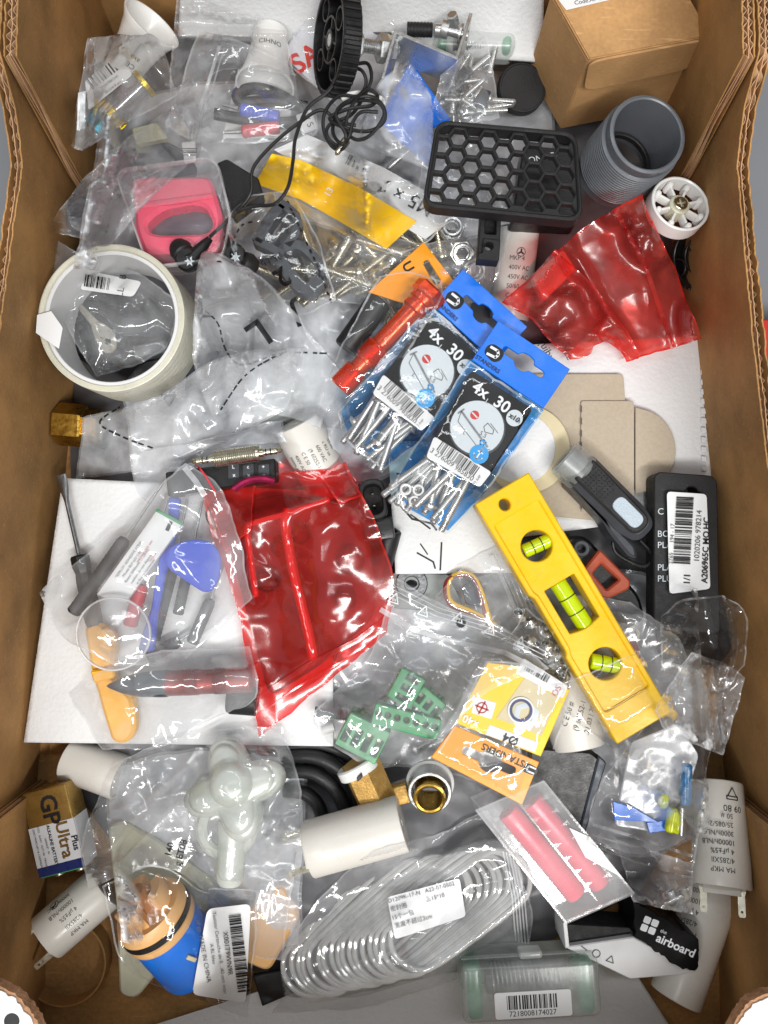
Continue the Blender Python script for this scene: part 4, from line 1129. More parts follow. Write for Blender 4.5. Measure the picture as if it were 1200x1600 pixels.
# ------------------------------------------------------------------ metal bits, blue header bag
t = thing('clear_bag', 'clear bag of bright screws and dark clips beside the black lid', 'plastic bag', 735, 150, 30)
rs = random.Random(4)
for i in range(34):
    x, y = rs.uniform(702, 768), rs.uniform(108, 182)
    p = P(x, y, rs.uniform(40, 50)); an = rs.uniform(0, 360)
    SCREW_S.put('screw', Tm(p) @ Rm(an, 'Z') @ Rm(rs.uniform(70, 105), 'X'), t)
for x, y, a in ((722, 122, 40), (705, 140, 10), (752, 160, 70)):
    g = G(); g.add(*box(11, 6, 5, .8), F(x, y, 48, a, 8)); obj('clip', g, M['bluegrey'], t)
film('film', [(688, 118), (752, 62), (764, 64), (780, 186), (700, 196), (676, 170)], M['film'], t, (0, 2, 3, 5), wr=2.0, L=26, seed=19, tension=60)
t = thing('screw_packet', 'screw packet with blue header lying in a cloudy bag by the cable', 'packet', 650, 180, 40)
slab('header_card', [(641, 92), (704, 186), (676, 200), (672, 262), (592, 190)], 56, .6, M['blue_label'], t, [rpoly([(628, 132), (640, 150), (634, 156), (622, 140)], 4)])
for i in range(5): SCREW_S.put('screw', F(668-i*7, 190+i*11, 50, 30+i*25, 85), t)
film('film', [(640, 94), (676, 150), (676, 268), (560, 225), (585, 140)], M['film_soft'], t, (0, 1, 2, 3), wr=1.5, L=44, seed=23, tension=40)

# ------------------------------------------------------------------ M5 x 25 bag with yellow band
t = thing('bolt_bag', 'clear bag of bolts with a yellow band and size mark', 'plastic bag', 560, 340, 40)
rs = random.Random(8)
for x, y, a, tl in ((520, 400, 125, 88), (560, 425, 85, 84), (600, 400, 130, 95), (545, 375, 150, 90), (620, 440, 40, 88), (655, 420, 110, 84), (590, 450, 70, 92), (690, 400, 10, 90), (640, 400, 70, 85), (500, 435, 20, 90)):
    SCREW_B.put('bolt', F(x, y, rs.uniform(40, 50), a, tl), t)
for i in range(16):
    SCREW_B.put('bolt', F(rs.uniform(470, 700), rs.uniform(385, 455), rs.uniform(36, 44), rs.uniform(0, 360), rs.uniform(84, 96)), t)
for x, y in ((705, 362), (720, 395), (690, 430), (735, 420), (700, 460), (668, 452)):
    NUT.put('nut', F(x, y, 46, rs.uniform(0, 60), rs.uniform(0, 50)) @ Matrix.Scale(1.9, 4), t)
film('film', [(425, 300), (640, 378), (800, 350), (770, 470), (640, 480), (500, 470)], M['film'], t, (0, 2, 3, 5), wr=2.0, L=40, seed=31, tension=60, lift=1)
patch('white_band', [(428, 234), (480, 210), (600, 262), (722, 332), (664, 374), (540, 300)], M['label_shiny'], t, (0, 1, 3, 4), lift=.8, tension=60, wr=1.2, L=90)
patch('yellow_band', [(425, 240), (470, 250), (560, 292), (651, 346), (604, 389), (520, 340), (470, 312), (398, 287)], M['yellow_label'], t, (0, 3, 4, 7), lift=1.0, tension=60, wr=.8, L=110)
ink('lettering', lines2d(['M5 × 25'], 32), 628, 303, 151, M['ink'], t, lift=.5)
ink('lettering', lines2d(['13'], 15, bold=True), 514, 300, 60, M['white_ink'], t, lift=.5)
ink('barcode_print', bars2d(44, 16, 9, 2), 560, 257, 153, M['greyink'], t, lift=.5)
film('sleeve', [(424, 232), (485, 204), (728, 330), (606, 396), (395, 288)], M['film_crisp'], t, (0, 1, 2, 4), wr=.7, L=70, seed=33, tension=40, lift=.6)
# ------------------------------------------------------------------ left middle
t = thing('brass_fitting', 'brass hexagonal pipe fitting at the wall below the tape roll', 'pipe fitting', 118, 665, 10)
p0, p1 = P(90, 662, 28), P(158, 668, 28); Lh = between(p0, p1)
g = G(); g.add(*lathe([(7, 1), (8, 0), (11.6, 0), (12.4, 1), (12.4, Lh*.62), (11.6, Lh*.66), (10, Lh*.67), (10, Lh), (7, Lh)], 6, True), FA(p0, p1, 10)); obj('hex_body', g, M['brass'], t, 20)
t = thing('packing_block', 'dark moulded pieces half hidden under the lettered bag', 'block', 350, 560, 15)
slab('body', rpoly([(292, 560), (345, 545), (352, 660), (300, 690), (285, 640)], 10), 36, 20, M['bluegrey'], t, b=1.5)
slab('foot', rpoly([(350, 470), (395, 480), (390, 600), (350, 590)], 10), 34, 20, M['slate'], t, b=1.5)
slab('base_plate', rpoly([(380, 590), (470, 560), (500, 640), (400, 680)], 10), 28, 20, M['greyplate'], t, b=1.5)

# tape roll
t = thing('tape_roll', 'wide roll of clear packing tape lying by the wall', 'tape roll', 176, 500, 30)
tc = (174, 497)
g = G(); g.add(*lathe(tubeprof(33.2, 35.3, 0, 32, .4), 84, True), Tm(P(*tc, 79)) @ Rm(3, 'X') @ Rm(-2, 'Y') @ Tm((0, 0, -32))); obj('core', g, M['core'], t)
prf = [(35.4, .5), (38.4, 0)]+[(38.6+.12*math.sin(i*2.1), i*1.5) for i in range(1, 21)]+[(38.4, 32.4)]+[(38-i*.26, 32.5+.25*(i % 2)) for i in range(10)]+[(35.4, 32)]
g = G(); g.add(*lathe(prf, 96, True), Tm(P(*tc, 79)) @ Rm(3, 'X') @ Rm(-2, 'Y') @ Tm((0, 0, -32))); obj('tape', g, M['tape'], t)
patch('torn_leader', [(58, 492), (80, 486), (98, 512), (92, 545), (70, 530), (56, 520)], M['label'], t, (0, 1, 3, 5), z=80.6)
t = thing('black_box', 'black plastic box in a bag inside the tape roll', 'box', 180, 515, 14)
slab('body', rpoly([(100, 463), (250, 478), (256, 545), (112, 556)], 8), 46, 30, M['black'], t, b=1.5)
slab('foot', rpoly([(205, 540), (258, 530), (262, 552), (210, 560)], 4), 49, 6, M['steel_dark'], t, b=.8)
slab('inlay', rpoly([(190, 495), (230, 498), (230, 525), (190, 524)], 4), 46.7, .8, M['slate'], t)
t = thing('small_key', 'small dull metal key in the bag inside the tape roll', 'key', 165, 525, 47)
slab('bow', rpoly([(140, 505), (160, 502), (180, 520), (184, 545), (165, 555), (150, 535)], 12), 50, 1.6, M['tin'], t, [circ(168, 533, 5, 14)])
slab('blade', rpoly([(145, 512), (120, 480), (128, 475), (156, 504)], 2), 49.6, 1.4, M['tin'], t)
t = thing('clear_bag', 'clear bag with barcode label lying over the middle of tape roll', 'plastic bag', 150, 480, 46)
film('film', [(46, 412), (78, 372), (118, 398), (200, 420), (285, 472), (250, 552), (150, 590), (105, 510)], M['film'], t, (0, 2, 4, 6), wr=1.7, L=44, seed=41, tension=50, zmax=58)
patch('label', rpoly([(142, 424), (222, 440), (208, 464), (124, 452)], 6), M['label'], t, (3, 9, 15, 21), lift=.7, tension=20, zmax=60)
ink('barcode_print', bars2d(40, 19, 13, 7), 152, 441, -9, M['ink'], t, lift=.6)
ink('lettering', lines2d(['LL   B'], 15), 190, 446, 80, M['ink'], t, lift=.6)

# pink ring in its clear case
t = thing('pink_case', 'clear square case holding a pink ring with a dark window', 'case', 270, 330, 30)
slab('window', rpoly([(228, 335), (262, 318), (318, 318), (340, 350), (330, 380), (240, 380)], 10), 60, 4, M['lens'], t)
slab('pink_ring', rpoly([(204, 284), (212, 276), (320, 274), (330, 280), (348, 340), (338, 392), (226, 396), (212, 360)], 12), 70, 20, M['pink'], t, [rpoly([(228, 348), (252, 326), (300, 317), (322, 322), (334, 350), (322, 364), (250, 366), (232, 362)], 16)], b=2)
slab('pink_rib', rpoly([(208, 316), (332, 300), (335, 308), (210, 326)], 3), 71.5, 3, M['pink'], t, b=1)
slab('clear_body', rpoly([(184, 290), (340, 262), (360, 340), (348, 402), (232, 416)], 18), 76, 40, M['case'], t, b=2.5)
slab('clear_lid', rpoly([(180, 276), (188, 262), (326, 243), (342, 256), (350, 292), (200, 316)], 14), 82, 8, M['case'], t, b=2.5)
cl = rpoly([(180, 276), (188, 262), (326, 243), (342, 256), (362, 340), (348, 404), (232, 418), (222, 396)], 14)
slab('case_lip', cl, 80, 3, M['seam'], t, [[(266+(x-266)*.955, 330+(y-330)*.955) for x, y in cl]], b=.6)
slab('hinge', rpoly([(348, 310), (356, 308), (362, 336), (354, 338)], 2), 76, 6, M['case'], t)
slab('black_bracket', rpoly([(338, 254), (354, 247), (404, 278), (410, 300), (362, 336)], 4), 60, 12, M['black_matt'], None, b=1)
tag(bpy.data.objects['black_bracket'], 'flat black plastic bracket between the pink case and yellow band', 'bracket')

# clip rings in a dotted bag
t = thing('hose_clip', 'pair of joined dark plastic hose clips in a dotted bag', 'clip', 450, 390, 46)
def ribbon(name, pts, w, h, m, parent):
    g = G(); p = spline(PL(*pts), 8)
    v, f = tube(p, 1, 4); sc2 = []
    n = len(p)
    for i in range(n):
        cc = sum((Vector(v[i*4+k]) for k in range(4)), Vector())/4
        d = (p[min(i+1, n-1)]-p[max(i-1, 0)]).normalized(); s = Vector((-d.y, d.x, 0)).normalized()
        sc2 += [cc+s*w/2+Vector((0, 0, h/2)), cc-s*w/2+Vector((0, 0, h/2)), cc-s*w/2-Vector((0, 0, h/2)), cc+s*w/2-Vector((0, 0, h/2))]
    g.add(sc2, f); return obj(name, g, m, parent)
ribbon('clip_bar', [(440, 324, 54), (420, 352, 54), (403, 382, 54)], 6, 9, M['slate'], t)
ribbon('clip_arc', [(440, 322, 54), (462, 340, 54), (466, 362, 54), (450, 388, 54)], 4.5, 9, M['slate'], t)
ribbon('clip_foot', [(400, 380, 54), (425, 392, 54), (445, 402, 54)], 4, 9, M['slate'], t)
ribbon('clip_arc', [(445, 392, 54), (470, 388, 54), (495, 410, 54), (506, 436, 54)], 5, 9, M['slate'], t)
ribbon('clip_bar', [(436, 408, 54), (460, 440, 54), (482, 456, 54), (506, 438, 54)], 7, 9, M['slate'], t)
slab('clip_tooth', [(420, 368), (436, 372), (428, 380)], 58, 8, M['slate'], t)
t = thing('dotted_bag', 'clear bag with dotted edge lines over the dark hose clips', 'plastic bag', 440, 400, 46)
film('film', [(395, 305), (452, 296), (500, 380), (524, 470), (470, 490), (390, 470), (355, 350)], M['film_crisp'], t, (0, 1, 3, 5), wr=1.2, L=40, seed=46, tension=60, lift=.9)
dashes('dotted_print', [(445, 305), (475, 370), (500, 425), (520, 480)], M['ink'], t, 4, 8, 3)
dashes('dotted_print', [(366, 372), (378, 352), (400, 345)], M['ink'], t, 4, 8, 3)
ink('lettering', lines2d(['PE-Lb'], 15), 424, 405, 205, M['ink'], t, lift=.6)
ink('lettering', lines2d(['2'], 42, bold=True), 440, 432, 215, M['ink'], t, lift=.6)

# large lettered bags
t = thing('lettered_bag', 'large milky bag printed with a single big L in the middle', 'plastic bag', 400, 560, 30)
film('film', [(312, 408), (345, 396), (420, 440), (485, 520), (542, 592), (500, 668), (400, 640), (330, 650), (302, 560)], M['film_soft'], t, (1, 4, 5, 7), wr=2.6, L=56, seed=51, tension=60, lift=1)
ink('lettering', lines2d(['L'], 60, bold=True), 404, 520, 215, M['ink'], t, lift=.7)
ink('lettering', lines2d(['J'], 48, bold=True), 462, 492, 200, M['ink'], t, lift=.7)
dashes('dotted_print', [(312, 478), (340, 505), (352, 545), (378, 570), (440, 552), (510, 552)], M['ink'], t)
dashes('dotted_print', [(302, 412), (350, 410), (395, 440)], M['ink'], t)
t = thing('lettered_bag', 'milky bag with a dashed line and small triangle mark over brass fitting', 'plastic bag', 280, 680, 20)
film('film', [(130, 652), (250, 618), (340, 560), (480, 540), (450, 640), (300, 706), (210, 738), (118, 748)], M['film_soft'], t, (0, 3, 4, 7), wr=2.2, L=54, seed=55, tension=70, lift=1)
dashes('dotted_print', [(190, 634), (156, 660), (190, 682), (238, 700)], M['ink'], t)
dashes('dotted_print', [(345, 640), (380, 590), (420, 562), (450, 550)], M['ink'], t)
ink('triangle_print', merge(stroke2d([(-9, -8), (9, -8), (0, 10)], 4, True)), 262, 622, 60, M['ink'], t, lift=.7)

# earphones
t = thing('earphones', 'black wired earphones with star marks and a tangled cable', 'earphones', 400, 330, 60)
def bud(px, py, a, dirv, label):
    b = P(px, py, 78)
    g = G(); g.add(*lathe([(0, 0), (5.2, 0), (6.2, 1.2), (6.2, 5.5), (5, 7.2), (0, 7.4)], 32), F(px, py, 72, a, 12)); h = obj('earbud', g, M['black'], t)
    g = G(); g.add(*lathe([(0, 0), (3.4, 0), (5.6, 1.5), (6.4, 5), (5, 9), (3, 10), (0, 10)], 28), FA(P(px+dirv[2]*.3, py+dirv[3]*.3, 76), P(px+dirv[2], py+dirv[3], 72))); obj('silicone_tip', g, M['rubber'], h)
    e = P(px+dirv[0], py+dirv[1], 76); p = [P(px, py, 76), P(px+dirv[0]*.6, py+dirv[1]*.6, 76.5), e]
    g = G(); g.add(*tube(spline(p, 6), [4.2-2.4*i/12 for i in range(13)], 12)); obj('stem', g, M['black'], h)
    st = []
    for i in range(12): r_ = 2.9 if i % 2 == 0 else 1.35; st.append((r_*math.cos(i*pi/6), r_*math.sin(i*pi/6)))
    inkM('star_print', poly2d(st), F(px, py, 79.6, a, 12), M['circle'], h)
bud(296, 408, 0, (32, -35, -20, -25), 0)
bud(368, 402, 20, (-14, -32, 22, 14), 0)
wl = [[(328, 370, 76), (350, 350, 74), (378, 322, 70), (392, 300, 72), (396, 262, 74), (430, 222, 74), (470, 190, 76), (502, 172, 80), (530, 190, 78), (556, 196, 76)],
      [(354, 368, 74), (352, 350, 72), (372, 330, 70), (400, 322, 70), (430, 318, 74), (450, 292, 76), (458, 250, 76), (462, 215, 78), (480, 170, 80), (510, 145, 82), (530, 120, 84), (545, 105, 80)]]
for w_ in wl:
    g = G(); g.add(*tube(spline(PL(*w_), 10), .95, 8)); obj('cable', g, M['rubber'], t)
tangle = [(545, 105, 80), (565, 110, 82), (572, 130, 80), (560, 150, 78), (530, 150, 80), (508, 175, 82), (506, 205, 80), (520, 230, 78), (536, 232, 80), (540, 210, 84), (525, 180, 86), (540, 160, 84), (575, 150, 82), (598, 165, 82), (600, 190, 80),
          (575, 205, 80), (540, 200, 84), (515, 185, 82), (545, 170, 86), (580, 165, 84), (590, 150, 80), (572, 140, 82), (550, 165, 86), (540, 200, 80), (556, 218, 78), (580, 210, 80), (600, 180, 84), (590, 160, 86), (555, 158, 82), (530, 170, 80), (520, 205, 82), (535, 225, 84), (550, 205, 82)]
g = G(); g.add(*tube(spline(PL(*tangle), 8), .95, 8)); obj('cable', g, M['rubber'], t)
tw = [(555, 100, 78), (575, 100, 80), (580, 125, 80), (566, 155, 80), (548, 180, 82), (515, 195, 80), (512, 215, 80), (530, 228, 78), (545, 215, 84), (552, 190, 86), (565, 175, 86), (590, 175, 84)]
g = G(); g.add(*tube(spline(PL(*tw), 8), .95, 8)); obj('cable', g, M['rubber'], t)
rod('jack_plug', P(542, 218, 80), P(526, 240, 78), [(0, 0), (2.2, 0), (2.4, 1), (2.4, 4), (1.5, 4.4), (1.5, 8), (1.1, 9), (0, 10)], M['nickel'], t)
slab('cable_tie', rpoly([(530, 145), (560, 140), (600, 150), (604, 165), (570, 160), (535, 158)], 6), 78, 1.4, M['white'], t, b=.4)

# honeycomb bracket
t = thing('honeycomb_bracket', 'black plastic bracket with honeycomb plate and short stem', 'bracket', 785, 265, 70)
Q = [(682, 186), (902, 206), (912, 346), (659, 321)]
def bil(u, v): return tuple((1-v)*((1-u)*Q[0][k]+u*Q[1][k])+v*((1-u)*Q[3][k]+u*Q[2][k]) for k in (0, 1))
WQ, HQ = 238., 138.
def clipp(poly, x0, x1, y0, y1):
    for ax_, lim, sg in ((0, x0, 1), (0, x1, -1), (1, y0, 1), (1, y1, -1)):
        out = []
        for i in range(len(poly)):
            a, b = poly[i-1], poly[i]; ia = (a[ax_]-lim)*sg >= 0; ib = (b[ax_]-lim)*sg >= 0
            if ia != ib:
                tt = (lim-a[ax_])/(b[ax_]-a[ax_]); out.append((a[0]+(b[0]-a[0])*tt, a[1]+(b[1]-a[1])*tt))
            if ib: out.append(b)
        poly = out
        if len(poly) < 3: return []
    return poly
holes = []; Rh = 16.6
for ci in range(-1, 11):
    for ri in range(-1, 7):
        cx, cy = 16+ci*Rh*1.5, 10+ri*Rh*1.732+(Rh*.866 if ci % 2 else 0)
        hx = clipp([(cx+13.6*math.cos(R(60*k)), cy+13.6*math.sin(R(60*k))) for k in range(6)], 10, WQ-10, 9, HQ-9)
        if len(hx) >= 3 and abs(area2(hx)) > 60: holes.append([bil(x/WQ, y/HQ) for x, y in hx])
outer = [bil(x/WQ, y/HQ) for x, y in rpoly([(0, 0), (WQ, 0), (WQ, HQ), (0, HQ)], 24, 6)]
slab('honeycomb_plate', outer, 92, 4, M['black_matt'], t, holes, b=.5)
inn = [bil(x/WQ, y/HQ) for x, y in rpoly([(6, 6), (WQ-6, 6), (WQ-6, HQ-6), (6, HQ-6)], 20, 6)]
slab('raised_rim', outer, 94, 9, M['black_matt'], t, [inn], b=.7)
slab('stem', rpoly([(752, 322), (784, 324), (780, 407), (746, 404)], 2), 84, 9, M['black_matt'], t, [rpoly([(759, 332), (776, 333), (775, 366), (758, 365)], 2), circ(763, 383, 8, 20)], b=.5)
slab('stem_block', rpoly([(756, 372), (782, 375), (780, 407), (746, 404), (748, 395), (754, 395)], 2), 87, 4, M['black_matt'], t, [circ(764, 384, 7, 20)], b=.4)
slab('stem_floor', [(756, 330), (779, 331), (777, 370), (755, 369)], 77, 1.5, M['black_matt'], t)
t = thing('black_pouch', 'black printed pouch seen through the honeycomb plate', 'pouch', 850, 275, 40)
slab('pouch', rpoly([(818, 225), (905, 235), (905, 345), (800, 340)], 8), 62, 18, M['black'], t, b=1)
ink('lettering', lines2d(['ON EPI'], 15), 848, 247, 12, M['white_ink'], t, z=62.4)
t = thing('clear_bag', 'crumpled clear bag under the honeycomb plate', 'plastic bag', 745, 270, 40)
film('film', [(668, 205), (800, 200), (820, 345), (700, 360), (650, 320)], M['film_dark'], t, (0, 1, 2, 4), wr=3, L=34, seed=61, zmax=50, zmin=38, hmap=False)

# red anodised tool in a bag
t = thing('red_tool', 'red anodised knurled tool with hex head in a milky bag', 'hand tool', 600, 530, 50)
p0, p1 = P(530, 606, 60), P(676, 452, 68); Lh = between(p0, p1)
pr = [(0, 0), (4.2, 0), (5.2, 1)]
for i in range(12): pr += [(5.7, 1+i), (5.3, 1.5+i)]
pr += [(5.7, 13.4), (4.1, 14), (4.1, 19), (5, 19.4), (5, 21)]
for i in range(9): pr += [(6.0, 21.4+i), (5.5, 21.9+i)]
pr += [(6.0, 31), (4.4, 31.6), (4.4, Lh-16), (5.6, Lh-15), (5.6, Lh-12), (4.6, Lh-11.6), (4.6, Lh-10), (6, Lh-9.6), (6, Lh-6), (0, Lh-6)]
rod('barrel', p0, p1, [(r_*1.22, h_) for r_, h_ in pr], M['redmetal'], t, 32)
g = hexnut(9.6, 7, .5); g2 = G(); g2.add(g.v, g.f, FA(p0, p1) @ Tm((0, 0, Lh-6.5))); obj('hex_head', g2, M['redmetal'], t, 25)
t = thing('tool_sleeve', 'black rubber sleeve beside the red knurled tool', 'sleeve', 570, 500, 46)
rod('sleeve', P(540, 545, 50), P(600, 460, 52), [(0, 0), (6.5, 0), (7.2, 1), (7.2, 32), (6, 33), (0, 33)], M['rubber'], t)
rod('collar', P(600, 460, 52), P(622, 430, 52), [(0, 0), (5, 0), (5, 9), (0, 9)], M['darkred'], t)
# orange header under it
t = thing('orange_header', 'orange packet header with black slot above the red tool', 'packet', 655, 420, 50)
slab('card', [(575, 456), (662, 378), (714, 444), (650, 480)], 58, .7, M['orange_label'], t, [rpoly([(660, 410), (668, 404), (690, 440), (680, 446)], 5)])
ink('logo', lines2d(['U'], 22, bold=True), 637, 417, -60, M['ink'], t, z=58.3)
t = thing('clear_bag', 'cloudy bag wrapped round the red tool and black sleeve', 'plastic bag', 590, 550, 50)
film('film', [(592, 432), (640, 424), (690, 440), (684, 478), (600, 600), (528, 672), (488, 668), (512, 590), (560, 490)], M['film_crisp'], t, (0, 2, 5, 6), wr=.8, L=60, seed=65, tension=70, lift=.8)

# ------------------------------------------------------------------ screw packets with blue headers
def packet(label, O, U, z, nscrew, seed, vlen, order, ring=False, tail=None):
    U = Vector(U).normalized(); V = Vector((-U.y, U.x)); a = -math.degrees(math.atan2(U.y, U.x))
    def X(u, v): return (O[0]+U.x*u+V.x*v, O[1]+U.y*u+V.y*v)
    def XL(*p): return [X(*i) for i in p]
    t = thing('screw_packet', label, 'packet', *X(60, 150), z-12)
    w = 135
    patch('blue_back', XL((-3, 74), (w+2, 76), (w-2, 235), (w-16, vlen-6), (w*.35, vlen), (8, vlen-22), (4, 230)), M['film_blue'], t, (0, 1, 3, 5), lift=.6, tension=14, wr=1.0, zmax=z-6)
    rs = random.Random(seed)
    for i in range(nscrew):
        u = 30+rs.uniform(0, 76); flip = rs.random() < .35
        v = vlen-14-rs.uniform(0, 14) if flip else 226+rs.uniform(0, 20)
        an = math.degrees(math.atan2(-V.y, V.x))+rs.uniform(-24, 24)+(180 if flip else 0)
        x, y = X(u, v)
        SCREW.put('screw', F(x, y, z-10+i*.55, an-90, rs.uniform(84, 96)), t)
    if ring:
        for u, v in ((28, 300), (45, 290), (50, 308)):
            x, y = X(u, v); g = G(); g.add(*lathe(tubeprof(1.9, 3.1, 0, 2.2, .3), 20, True), F(x, y, z-3)); obj('spacer_ring', g, M['white'], t)
    euro = [(30, 26, 5), (56, 26, 3), (58, 20, 3), (70, 17, 6), (82, 20, 3), (84, 26, 3), (106, 26, 5), (106, 37, 5), (82, 38, 3), (78, 44, 4), (70, 46, 4), (60, 44, 4), (56, 38, 3), (30, 37, 5)]
    hd = slab('header_card', XL((0, 0), (w, 0), (w, 74), (0, 74)), z+2, 1.2, M['blue_label'], t, [[X(*p) for p in rpoly(euro, 4, 4)]], b=.25)
    # the maker's mark: a black pill with a white U
    ink('logo', merge(poly2d(rpoly([(-13, -9), (8, -13), (16, -4), (14, 12), (-8, 12), (-15, 4)], 8))), *X(22, 46), a, M['ink'], hd, z=z+2.2)
    ink('logo', merge(stroke2d([(-8, 6), (4, 6), (8, 1), (6, -5), (-8, -6)], 4)), *X(22, 46), a+4, M['white_ink'], hd, z=z+2.35)
    ink('lettering', lines2d(['STANDERS'], 9.2, bold=True), *X(24, 66), a, M['ink'], hd, z=z+2.2)
    def card(pts, m, name, dz, r=8): 
        return slab(name, [X(*p) for p in rpoly(pts, r)], z+dz, .5, m, t, b=.1)
    card([(8, 88), (122, 84), (124, 208), (20, 212)], M['blackcard'], 'size_card', .6)
    card([(18, 206), (124, 202), (122, 232), (26, 240)], M['label'], 'barcode_label', .9, 5)
    def dot(u, v, r, m, dz, name='print', ry=None): return ink(name, poly2d(circ(0, 0, r, 36, ry)), *X(u, v), a, m, t, z=z+dz)
    dot(67, 158, 44, M['slate'], .75); dot(66, 157, 42, M['circle'], .9)
    ink('lettering', merge(shift(lines2d(['4x  30'], 26, bold=True), 0, 0), shift(lines2d(['ø'], 10), -47, -4), shift(lines2d(['L'], 10), -2, -8), shift(lines2d(['mm'], 12), 50, -6)), *X(58, 106), a, M['white_ink'], t, z=z+.9)
    dot(106, 112, 13, M['circle'], .9); ink('lettering', lines2d(['x10'], 12, bold=True), *X(106, 112), a, M['ink'], t, z=z+1.1)
    dot(52, 143, 7, M['red_ink'], 1.1); ink('print', stroke2d([(-5, 2), (5, -2)], 2.4), *X(52, 143), a+10, M['circle'], t, z=z+1.25)
    ink('line_print', merge(stroke2d([(10, 18), (24, 14), (26, 8), (14, 4), (8, 10)], 1.1, True), stroke2d([(14, 20), (32, 14)], 1), stroke2d([(-34, 8), (-30, -6), (18, -22), (21, -14)], 1)), *X(66, 160), a, M['greyink'], t, z=z+1.1)
    ink('screw_print', merge(stroke2d([(-34, 10), (30, -13)], 3.2), stroke2d([(-37, 5), (-33, 15)], 2.4)), *X(66, 160), a, M['steel_dark'], t, z=z+1.25)
    ink('screw_print', merge(stroke2d([(16, -11), (20, -7), (25, -9), (24, -14), (19, -16)], 2.2, True)), *X(66, 160), a, M['lightblue'], t, z=z+1.35)
    ink('lettering', merge(shift(lines2d(['5.5'], 10), 14, -1), shift(lines2d(['L'], 9), -12, -15), shift(lines2d(['Ø'], 9), 36, -18)), *X(66, 160), a, M['greyink'], t, z=z+1.1)
    dot(92, 190, 15, M['lightblue'], 1.2)
    ink('anchor_print', merge(stroke2d([(0, 6), (0, -8)], 2), stroke2d([(-4, 4), (4, 4)], 2), stroke2d(circ(0, 8, 2.2, 10), 1.4, True), stroke2d(circ(0, 0, 8, 12, 8, 200, 340), 2)), *X(92, 190), a, M['white_ink'], t, z=z+1.35)
    ink('barcode_print', bars2d(74, 17, 28, 5), *X(70, 214), a-1, M['ink'], t, z=z+1.1)
    ink('lettering', lines2d(['3 276009 985830'], 11.5), *X(66, 227), a-1, M['ink'], t, z=z+1.1)
    ink('lettering', lines2d(['BZO A4P'], 6), *X(112, 228), a+88, M['greyink'], t, z=z+1.1)
    film('sleeve', XL((-2, 77), (w+2, 78), (w-2, 235), (w-14, vlen), (w*.35, vlen+6), (6, vlen-20), (2, 230)), M['film_crisp'], t, (0, 1, 3, 5), wr=.35, L=60, seed=seed, tension=50, lift=.7, zmax=z+2)
    return t
packet('screw packet with blue header, the rear one beside the red tool', (724, 420), (.74, .672), 64, 13, 3, 316, 0)
packet('screw packet with blue header, the front one overlapping the cream disc', (779, 501), (.83, .563), 72, 14, 9, 322, 0, True)

# ------------------------------------------------------------------ right middle
t = thing('red_zip_bag', 'red zip bag standing up beside the white spoked wheel', 'plastic bag', 960, 450, 42)
g = G(); g.add(*tube(spline(PL((850, 500, 48), (880, 470, 52), (900, 500, 50), (880, 530, 48)), 6), 5, 10)); obj('dark_content', g, M['bluegrey'], t)
slab('dark_content', rpoly([(870, 455), (905, 450), (925, 520), (890, 545)], 10), 52, 10, M['slate'], t, b=1)
slab('paper_content', rpoly([(830, 430), (880, 390), (900, 420), (850, 470)], 5), 50, 6, M['white'], t)
film('film', [(862, 398), (930, 344), (1002, 303), (1050, 412), (1098, 530), (1040, 548), (978, 564), (930, 500)], M['film_red2'], t, (0, 2, 4, 6), wr=.8, L=130, seed=71, tension=40, lift=1.2, zmin=44, fold=lambda U, V: 16*np.sin(pi*U)*(1-V)+6*np.exp(-((U-.18)/.06)**2))
film('crumpled_end', [(868, 392), (935, 455), (1000, 560), (925, 520), (915, 490), (926, 548), (888, 562), (830, 500), (784, 474), (820, 440)], M['film_red2'], t, (0, 3, 6, 8), wr=3.4, L=50, seed=73, tension=25, lift=1.5, zmin=44)
strip('grip_strip', [(962, 328), (1010, 420), (1052, 545)], 7, M['film_red2'], t, .8)

t = thing('torch', 'black pocket torch with clear collar and silver pad', 'torch', 945, 775, 46)
p0, p1 = P(905, 735, 57), P(1002, 832, 57); Lh = between(p0, p1); Mx = FX(p0, p1)
g = G(); g.add(*prism(rpoly([(-2, -9.6), (Lh*.5, -9.6), (Lh*.8, -9.8), (Lh+1.5, -7, 7), (Lh+1.5, 7, 7), (Lh*.8, 9.6), (-2, 9.6)], 3, 5), -11, 8, b=3), Mx); obj('body', g, M['slate'], t)
g = G(); g.add(*prism(rpoly([(0, -7.2), (Lh-2, -6.4, 6), (Lh-2, 6.4, 6), (0, 7.2)], 2, 5), 7, 9.4, b=1), Mx); obj('grip_panel', g, M['black_matt'], t)
g = G(); g.add(*prism(rpoly([(Lh*.5, -4.2, 4.2), (Lh*1.0-5, -4.2, 4.2), (Lh*1.0-5, 4.2, 4.2), (Lh*.5, 4.2, 4.2)], 4, 7), 9.2, 10.1, b=.3), Mx); obj('silver_pad', g, M['silver_pad'], t)
dt = G(); dt.add(*box(1.3, .45, .3, .1, 1)); DT = Proto(dt, M['black'])
for i in range(9):
    for j in range(6):
        if abs(i-4)+abs(j-2.5) < 6: DT.put('grip_mark', Mx @ Tm((2+i*2.1, -4.8+j*1.95, 9.35)) @ Rm(45 if (i+j) % 2 else -45, 'Z'), t)
g = G(); g.add(*prism(rpoly([(0, -10.2), (Lh*.55, -10.4), (Lh*.75, -13), (Lh+4, -14.5), (Lh+8, -12), (Lh+2, -8), (0, -8)], 2, 4), -12, 3, b=1.5), Mx); obj('side_rail', g, M['slate'], t)
hm_ = FA(P(908, 738, 56), P(866, 696+18, 58))
p0, p1 = P(913, 742, 57), P(880, 714, 57); hl = between(p0, p1)
